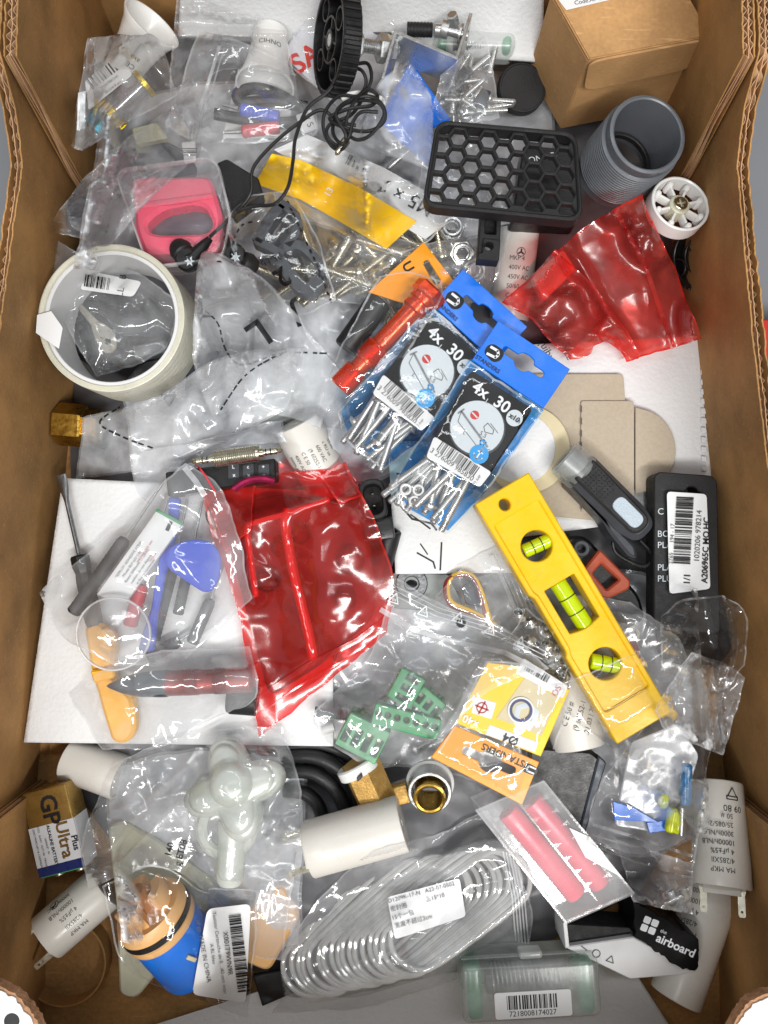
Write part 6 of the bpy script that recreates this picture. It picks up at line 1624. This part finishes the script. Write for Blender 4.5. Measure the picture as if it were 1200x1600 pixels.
g = G(); g.add(*lathe(tubeprof(8, 11.6, 0, 6, .8), 40, True), FA(p0, p1)); obj('white_ring', g, M['white'], t)
slab('slot', rpoly([(557, 1216), (565, 1208), (567, 1214), (559, 1222)], 1), 57, 1, M['ink'], t, hmap=False)
g = G(); g.add(*box(14, 10, 9, .8), F(618, 1238, 34, 15)); obj('side_port', g, M['brass_rough'], t)
t = thing('brass_coupling', 'polished brass ring in a steel collar on a white washer', 'coupling', 670, 1215, 24)
Mx = F(672, 1220, 36, 0, 14, -4)
g = G(); g.add(*lathe(tubeprof(8.4, 13.2, 0, 3.4, .8), 44, True), Mx); obj('white_washer', g, M['white'], t)
g = G(); g.add(*lathe(tubeprof(9.6, 11.8, 3.4, 13, .5), 44, True), Mx); obj('steel_collar', g, M['steel'], t)
g = G(); g.add(*lathe([(6.6, 2), (8, 2), (8, 17), (8.5, 17.4), (8.5, 19), (7.6, 19.4), (6.6, 19)], 44, True), Mx); obj('brass_ring', g, M['brass'], t)
g = G(); g.add(*lathe([(8, -2), (12, -2), (12, 0), (8, 0)], 6, True), Mx); obj('brass_nut', g, M['brass_rough'], t, 20)
t, Mx, h, ca = capacitor(P(483, 1327, 50), P(630, 1286, 52), 14.6, 'plain white capacitor lying in the middle of the near end', None)
# 9 V battery
t = thing('nine_volt_battery', 'gold and white nine volt battery leaning by the box wall', 'battery', 105, 1285, 20)
Mx = F(104, 1282, 22, 15, 0, -3)
g = G(); g.add(*box(26, 46, 17, 1.2, 3), Mx); obj('case', g, M['gold'], t)
def face(name, x0, x1, y0, y1, m, dz): g = G(); g.add(*prism([(x0, y0), (x1, y0), (x1, y1), (x0, y1)], 17-.2, 17+dz), Mx); return obj(name, g, m, t)
face('white_wrap', -12.9, 12.9, -17.6, 4, M['batt_white'], .12); face('navy_band', -12.9, 12.9, -22.6, -17.6, M['navy'], .14)
g = G(); g.add(*prism([(12.9, -22.6), (13.2, -22.6), (13.2, 4), (12.9, 4)], .8, 16.4), Mx); obj('white_wrap', g, M['batt_white'], t)
inkM('lettering', lines2d(['GP'], 13, bold=True), Mx @ Tm((1, 11.5, 17.35)) @ Rm(-90, 'Z'), M['ink'], t)
inkM('lettering', lines2d(['Ultra'], 9.5, bold=True), Mx @ Tm((5.4, -6, 17.35)) @ Rm(-90, 'Z'), M['gold'], t)
inkM('lettering', lines2d(['Plus'], 5, bold=True), Mx @ Tm((11, -9, 17.35)) @ Rm(-90, 'Z'), M['ink'], t)
inkM('lettering', lines2d(['ALKALINE BATTERY'], 2.5, bold=True), Mx @ Tm((-1.8, -7.5, 17.35)) @ Rm(-90, 'Z'), M['ink'], t)
inkM('lettering', lines2d(['1604AUP · 9V', '6LF22 · 6LR61 · ALP1146 · MN1604', 'ZERO MERCURY & CADMIUM'], 1.6, 1.7), Mx @ Tm((-7.4, -7, 17.35)) @ Rm(-90, 'Z'), M['greyink'], t)
for s in (-1, 1):
    g = G(); g.add(*lathe([(0, 0), (3, 0), (3, 2.4), (2.4, 3), (0, 3)], 20), Mx @ Tm((s*6.3, -23, 8.5)) @ Rm(90, 'X')); obj('snap_terminal', g, M['tin'], t)
g = G(); g.add(*box(25, .8, 16, .3), Mx @ Tm((0, -23, .5))); obj('terminal_plate', g, M['green'], t)

# pale green tap handle and ivory plates
t = thing('ivory_plate', 'large ivory triangular plate under the blue cartridge', 'plate', 240, 1430, 16)
slab('plate', rpoly([(168, 1292), (192, 1282), (340, 1380), (335, 1410), (212, 1562), (186, 1556), (182, 1420)], 14), 30, 5, M['ivory'], t, b=1.2)
slab('plate', rpoly([(360, 1440), (440, 1380), (470, 1430), (420, 1520), (370, 1500)], 14), 26, 8, M['peach'], t, b=1.5)
t = thing('tap_handle', 'pale green plastic four-armed tap handle in a clear bag', 'tap handle', 365, 1270, 24)
def limb(name, pts, rr, m, parent, seg=16, n=6):
    p = spline(PL(*pts), n); k = len(p)
    r_ = list(np.interp(np.linspace(0, 1, k), np.linspace(0, 1, len(rr)), rr))
    g = G(); g.add(*tube(p, r_, seg)); return obj(name, g, m, parent, 60)
Mh = Tm(P(365, 1232, 52)) @ Rm(18, 'Z') @ Rm(-14, 'X')
lob = [((15+12*((1+math.cos(4*R(a)))/2)**.7)*math.cos(R(a)), (15+12*((1+math.cos(4*R(a)))/2)**.7)*math.sin(R(a))) for a in range(0, 360, 5)]
g = G(); v, f = prism(lob, -10, 4, b=2.2); g.add(v, f, Mh); obj('lobed_grip', g, M['palegreen'], t, 50)
lo2 = [(x*.86, y*.86) for x, y in lob]
g = G(); v, f = prism(lo2, 3.5, 7, b=2.0); g.add(v, f, Mh); obj('lobed_top', g, M['palegreen'], t, 50)
g = G(); g.add(*lathe([(0, 0), (11, 0), (11.4, 1), (10.4, 5), (7, 8), (0, 9)], 40), Mh @ Tm((1, 2, 6))); obj('cap', g, M['palegreen'], t)
g = G(); g.add(*lathe(tubeprof(10.5, 16.5, 0, 6, 1.6), 48, True), Tm(P(357, 1290, 46)) @ Rm(-10, 'X')); obj('skirt', g, M['palegreen'], t)
rod('spout', P(365, 1282, 50), P(359, 1374, 52), [(0, 0), (8, 0), (8.4, 4), (7.6, 8), (7.6, 26), (7.2, 30), (5.5, 32.5), (0, 33)], M['palegreen'], t)
t = thing('valve_cartridge', 'blue ceramic tap cartridge with peach crown and black ring', 'cartridge', 260, 1450, 24)
p0, p1 = P(308, 1508, 36), P(212, 1396, 64); Lh = between(p0, p1); Mx = FA(p0, p1)
r0 = 18.5
g = G(); g.add(*lathe([(0, 0), (r0*.8, 0), (r0*.96, 3), (r0, 6), (r0, Lh*.58), (0, Lh*.58)], 56), Mx); obj('blue_body', g, M['blue_cart'], t)
g = G(); g.add(*lathe([(0, Lh*.58), (r0+.5, Lh*.58), (r0+.9, Lh*.6), (r0+.9, Lh*.64), (r0, Lh*.655), (r0, Lh*.71), (r0+.9, Lh*.725), (r0+.9, Lh*.76), (r0, Lh*.78), (r0-1, Lh*.82), (0, Lh*.82)], 56), Mx); obj('peach_collar', g, M['peach'], t)
g = G(); g.add(*lathe(tubeprof(r0-.6, r0+1.3, Lh*.655, Lh*.71, .8), 56, True), Mx); obj('seal_ring', g, M['rubber'], t)
ca = camang(Mx, Lh*.8)
for i in range(3):
    g = G(); v, f = prism([(14*math.cos(R(a)), 14*math.sin(R(a))) for a in range(-40, 41, 10)]+[(7*math.cos(R(a)), 7*math.sin(R(a))) for a in range(40, -41, -10)], Lh*.8, Lh*.98, b=1.2)
    g.add(v, f, Mx @ Rm(ca+60+i*120, 'Z')); obj('crown_tooth', g, M['peach'], t)
g = G(); g.add(*lathe([(0, 0), (5.5, 0), (6, 1), (6, Lh*.2), (5, Lh*.22), (0, Lh*.22)], 24), Mx @ Tm((0, 0, Lh*.8))); obj('spindle', g, pm('brown_plastic', '#b5783c', .4), t)
g = G(); g.add(*box(6, 2.2, 1.4, .4), Mx @ Rm(ca, 'Z') @ Tm((r0, 0, Lh*.36)) @ Rm(90, 'Y') @ Rm(20, 'Z')); obj('locating_slot', g, M['cream'], t)
t = thing('clear_bag', 'big clear bag round the tap handle and triangular plate', 'plastic bag', 330, 1350, 20)
film('film', [(175, 1195), (240, 1165), (330, 1140), (440, 1135), (470, 1240), (455, 1400), (440, 1500), (390, 1490), (330, 1400), (240, 1352), (140, 1390), (128, 1310)], M['film'], t, (0, 3, 6, 10), wr=1.8, L=58, seed=121, tension=60, lift=.8, zmax=66)
ink('lettering', lines2d(['140', 'g ET08'], 15, 1.2, bold=True), 274, 1330, 75, M['ink'], t, lift=.8)
t = thing('clear_bag', 'clear bag with white product label round the blue cartridge', 'plastic bag', 290, 1480, 26)
film('film', [(160, 1385), (240, 1352), (318, 1392), (330, 1386), (402, 1392), (398, 1480), (386, 1590), (300, 1560), (195, 1510)], M['film_crisp'], t, (0, 4, 6, 7), wr=.7, L=50, seed=125, tension=60, lift=.9, zmax=70)
patch('product_label', rpoly([(324, 1420), (392, 1412), (384, 1568), (300, 1554)], 10), M['label'], t, (3, 9, 15, 21), lift=.7, tension=60, wr=.8, L=80)
ink('barcode_print', bars2d(122, 19, 36, 14), 374, 1490, -83, M['ink'], t, lift=.6)
ink('lettering', lines2d(['X001T9WN9R'], 11), 356, 1490, -83, M['ink'], t, lift=.6)
ink('lettering', lines2d(['Toolstar Cartouche de R…40 mm inter', 'A BL bleu'], 8, 1.35), 338, 1490, -82, M['greyink'], t, lift=.6)
ink('lettering', lines2d(['of gp  MADE IN CHINA'], 10), 318, 1486, -80, M['greyink'], t, lift=.6)

# rings in a bag
t = thing('seal_ring_bag', 'grey bag of clear rubber rings lying in a fanned stack', 'plastic bag', 630, 1440, 12)
slab('dark_backing', rpoly([(440, 1560), (470, 1420), (620, 1330), (745, 1275), (810, 1380), (820, 1500), (700, 1520), (560, 1560)], 20), 14, 4, M['greyplate'], t, b=1)
ML = filmm('ring_plastic', haze=.62, rough=.1, bump=.05, hazecol=(.86, .86, .84), rim=1.6)
for i in range(17):
    rr_ = random.Random(i*7+3); cx, cy = 548+i*10.6+rr_.uniform(-2, 2), 1454-i*1.9+rr_.uniform(-2, 2); an = 44-i*.4+rr_.uniform(-1.2, 1.2); L2, w2 = 126+rr_.uniform(-3, 3), 48+rr_.uniform(-2, 2)
    pts = []
    for k in range(44):
        th_ = 2*pi*k/44
        u = (L2-w2)*(1 if math.cos(th_) > 0 else -1)*min(1, abs(math.cos(th_))*3)+w2*math.cos(th_); v = w2*math.sin(th_)
        x = cx+u*math.cos(R(an))+v*math.sin(R(an)); y = cy-u*math.sin(R(an))+v*math.cos(R(an))
        pts.append(P(x, y, 18+i*1.15+8*(1+math.sin(th_+rr_.uniform(-.02, .02)))*.5))
    g = G(); g.add(*tube(pts, 1.5, 8, True)); obj('clear_ring', g, ML, t)
film('film', [(440, 1560), (452, 1470), (560, 1345), (690, 1300), (760, 1265), (800, 1340), (832, 1420), (826, 1500), (740, 1520), (640, 1555), (560, 1575), (425, 1582)], M['film'], t, (0, 4, 7, 11), wr=1.2, L=60, seed=131, tension=50, lift=.8)
patch('label', rpoly([(605, 1402), (718, 1372), (728, 1432), (617, 1468)], 5), M['label_shiny'], t, (3, 9, 15, 21), lift=.7, tension=40, wr=.4)
ink('lettering', lines2d(['D1209K-17-N   A22-07-0502', '密封圈            三15*10', '15个一包', '宽度不超过2cm'], 9, 1.5, align='l'), 612, 1428, 15, M['greyink'], t, lift=.6)
for i in range(5): strip('grip_line', [(786+i*5, 1330+i*2), (800+i*5, 1400+i*2), (806+i*5, 1470+i*2)], 2.2, M['zipline'], t, .7)
t = thing('black_cloth', 'scrap of black cloth beside the rings bag at the near end', 'cloth', 425, 1540, 9)
patch('cloth', [(395, 1525), (455, 1515), (462, 1550), (410, 1572)], M['black_matt'], t, z=15, wr=4, L=40, th=3)

# frosted case and torn carton
tubecase('frosted case with green ends and a long barcode at the near edge', 817, 1512, 16, 3.2, 75, 31, 26, '7218008174027')
t = thing('torn_carton', 'torn white carton printed airboard on black, near the corner', 'carton', 985, 1470, 4)
slab('white_side', [(882, 1480), (990, 1464), (1090, 1518), (1062, 1524), (985, 1530)], 34, 24, M['label'], t, b=.6)
slab('inside', [(884, 1444), (990, 1450), (992, 1464), (888, 1480)], 30, 20, M['black_matt'], t)
slab('white_edge', [(880, 1442), (886, 1442), (890, 1480), (884, 1482)], 36, 26, M['label'], t)
blk = slab('printed_side', torn([(990, 1408), (1040, 1436), (1092, 1468), (1090, 1516), (1062, 1514), (1030, 1490), (992, 1462)], 3), 40, 30, M['blackcard'], t, b=.3)
ink('lettering', lines2d(['airboard'], 19, bold=True), 1056, 1478, -24, M['white_ink'], t, z=40.4)
ink('lettering', lines2d(['the'], 8), 1037, 1456, -22, M['white_ink'], t, z=40.4)
sq = merge(*[shift(poly2d(rpoly([(-5.5, -5.5), (5.5, -5.5), (5.5, 5.5), (-5.5, 5.5)], 2.5, 3)), dx, dy) for dx in (-6.5, 6.5) for dy in (-6.5, 6.5)])
ink('logo', sq, 1015, 1446, -22, M['white_ink'], t, z=40.4)
ink('symbol_print', merge(stroke2d(circ(-14, 0, 6, 14), 1.2, True), stroke2d([(4, -5), (10, 5), (16, -5)], 1.2, True), stroke2d([(-40, 3), (-30, 0)], 1.5)), 945, 1495, -20, M['greyink'], t, z=34.4)

# battery case
t = thing('battery_case', 'clear plastic battery case holding two pink cells', 'case', 870, 1330, 34)
A = P(742, 1266, 62); B = P(850, 1219, 62); D = P(884, 1444, 62); dx = B-A; dy = D-A
def XB(u, v, z=0): return A+dx*u+dy*v+Vector((0, 0, z))
for u in (.36, .72):
    p0, p1 = XB(u-.04, .16, -13), XB(u-.02, .93, -13)
    l = between(p0, p1); rod('cell', p0, p1, [(0, 0), (5.6, 0), (6.0, .5), (6.0, l-1.5), (5.4, l-.4), (2.4, l-.4), (2.2, l), (0, l)], M['pinkbatt'], t)
def plate(name, p, vx, vy, vz, m): return hexa(name, p, vx, vy, vz, m, t, .25)
up = Vector((0, 0, 1))
plate('base', XB(0, 0, -24), dx, dy, up*1.2, M['case'])
for nm, p, vx, vy in (('side', XB(0, 0, -22.7), dx.normalized()*1.2, dy), ('side', XB(1, 0, -22.7)-dx.normalized()*1.2, dx.normalized()*1.2, dy), ('end', XB(0, 0, -22.7)+dx.normalized()*1.3, dx*.96, dy.normalized()*1.2), ('end', XB(0, 1, -22.7)+dx.normalized()*1.3-dy.normalized()*1.2, dx*.96, dy.normalized()*1.2)):
    plate(nm, p, vx, vy, up*22, M['case'])
LID = filmm('frosted_lid', haze=.07, rough=.45, bump=.05, rim=.25)
plate('lid', XB(0, 0, -.5)+up*.2, dx, dy, up*1.0, LID)
plate('rib_bar', XB(.52, .05, -5), dx*.02, dy*.9, up*4, M['case'])
for i in range(7):
    for u, s in ((.53, 1), (.9, -1), (.1, 1)):
        c0 = XB(u, .14+i*.115, -4); g = G(); e = dx.normalized()*s
        pv = [c0-dy.normalized()*1.6, c0+dy.normalized()*1.6, c0+e*4.4, c0+up*3.0]
        g.v = pv; g.f = [(0, 1, 2), (0, 3, 1), (1, 3, 2), (2, 3, 0)]; obj('rib', g, M['case'], t, hmap=False)
g = G(); g.v = [XB(.86, .38, .8), XB(1, .5, .8), XB(1, .86, .8), XB(.78, .62, .8)]; g.f = [(0, 1, 2, 3)]; obj('paper_slip', g, M['label'], t, hmap=False)

# fuse bag and upright capacitor
t, Mx, h, ca = capacitor(P(1128, 1386, 58), P(1122, 1222, 40), 14.6, 'white capacitor propped against the side wall beside the fuse bag', ['MA MKP', '4/285XII', '4 µF±5%', '10000h/NLB', '3000h/NLC', '25/085/21', '50 #'], 26, 3.6, .40, 180, r1=12.7, lead=1.2)
Mx2 = Mx
g = bpy.data.objects
inkcyl('logo', merge(stroke2d([(-3, 2.5), (3, 2.5), (3, 1), (-3, 1)], .5, True), stroke2d([(-2.5, 1), (2.5, 1), (0, -3.4)], .5, True), shift(lines2d(['09 80'], 4.4), 0, 7)), Mx @ Tm((0, 0, h*.86)), 13.4, ca+30, M['ink'], t, 180)
t = thing('fuse_bag', 'clear zip bag of tiny blue and yellow glass fuses', 'plastic bag', 1020, 1240, 30)
patch('paper_slip', rpoly([(985, 1160), (1060, 1130), (1092, 1180), (1075, 1240), (1020, 1300), (960, 1290)], 8), M['film_thick'], t, (3, 15, 21, 30), z=50, wr=2, th=.6)
slab('blue_print', [(958, 1252), (990, 1262), (1030, 1285), (960, 1282)], 54, 1, M['blue_label'], t)
slab('blue_print', [(1010, 1285), (1040, 1282), (1045, 1298), (1015, 1302)], 54, 1, M['blue_label'], t)
def fuse(a, b, m, r_=2.9):
    l = between(a, b); f_ = rod('fuse', a, b, [(0, 0), (r_*.7, .1), (r_, 1.2), (r_, l-1.2), (r_*.7, l-.1), (0, l)], m, t, 18)
    rod('fuse_wire', a, b, [(0, .5), (.4, .5), (.4, l-.5), (0, l-.5)], M['tin'], f_, 8)
fuse(P(1073, 1193, 58), P(1071, 1258, 58), M['bluefuse'])
fuse(P(1052, 1262, 56), P(1046, 1300, 56), M['yellowfuse'])
fuse(P(1064, 1270, 56), P(1056, 1302, 56), M['yellowfuse'], 2.4)
fuse(P(1040, 1240, 55), P(1034, 1262, 55), M['yellowfuse'], 2.4)
rod('steel_pin', P(1066, 1262, 58), P(1064, 1305, 58), [(0, 0), (1.3, 0), (1.3, 14), (0, 14.4)], M['steel'], t)
film('film', [(1010, 1130), (1060, 1050), (1085, 1022), (1140, 1045), (1115, 1150), (1098, 1260), (1082, 1372), (1000, 1350), (915, 1318), (930, 1240), (970, 1180)], M['film_crisp'], t, (2, 3, 6, 8), wr=1.5, L=40, seed=141, tension=50, lift=.9)
film('inner_sleeve', [(1080, 1018), (1140, 1040), (1165, 1060), (1130, 1180), (1050, 1150), (1020, 1110)], M['film'], t, (0, 2, 3, 5), wr=2.2, L=34, seed=143, tension=30, lift=.8)
strip('grip_strip', [(925, 1288), (1000, 1310), (1082, 1338)], 5, M['zipline'], t, .8)
strip('grip_strip', [(922, 1304), (1000, 1326), (1082, 1354)], 2.4, M['zipline'], t, .8)
t = thing('clear_bag', 'dark clear bag sagging between battery case and leaning capacitor', 'plastic bag', 1030, 1360, 10)
film('film', [(960, 1310), (1085, 1350), (1080, 1430), (990, 1410)], M['film_dark'], t, wr=2.4, L=44, seed=147, tension=60, lift=.8, zmin=20)
for o in bpy.data.objects:
    if '_o' in o: del o['_o']
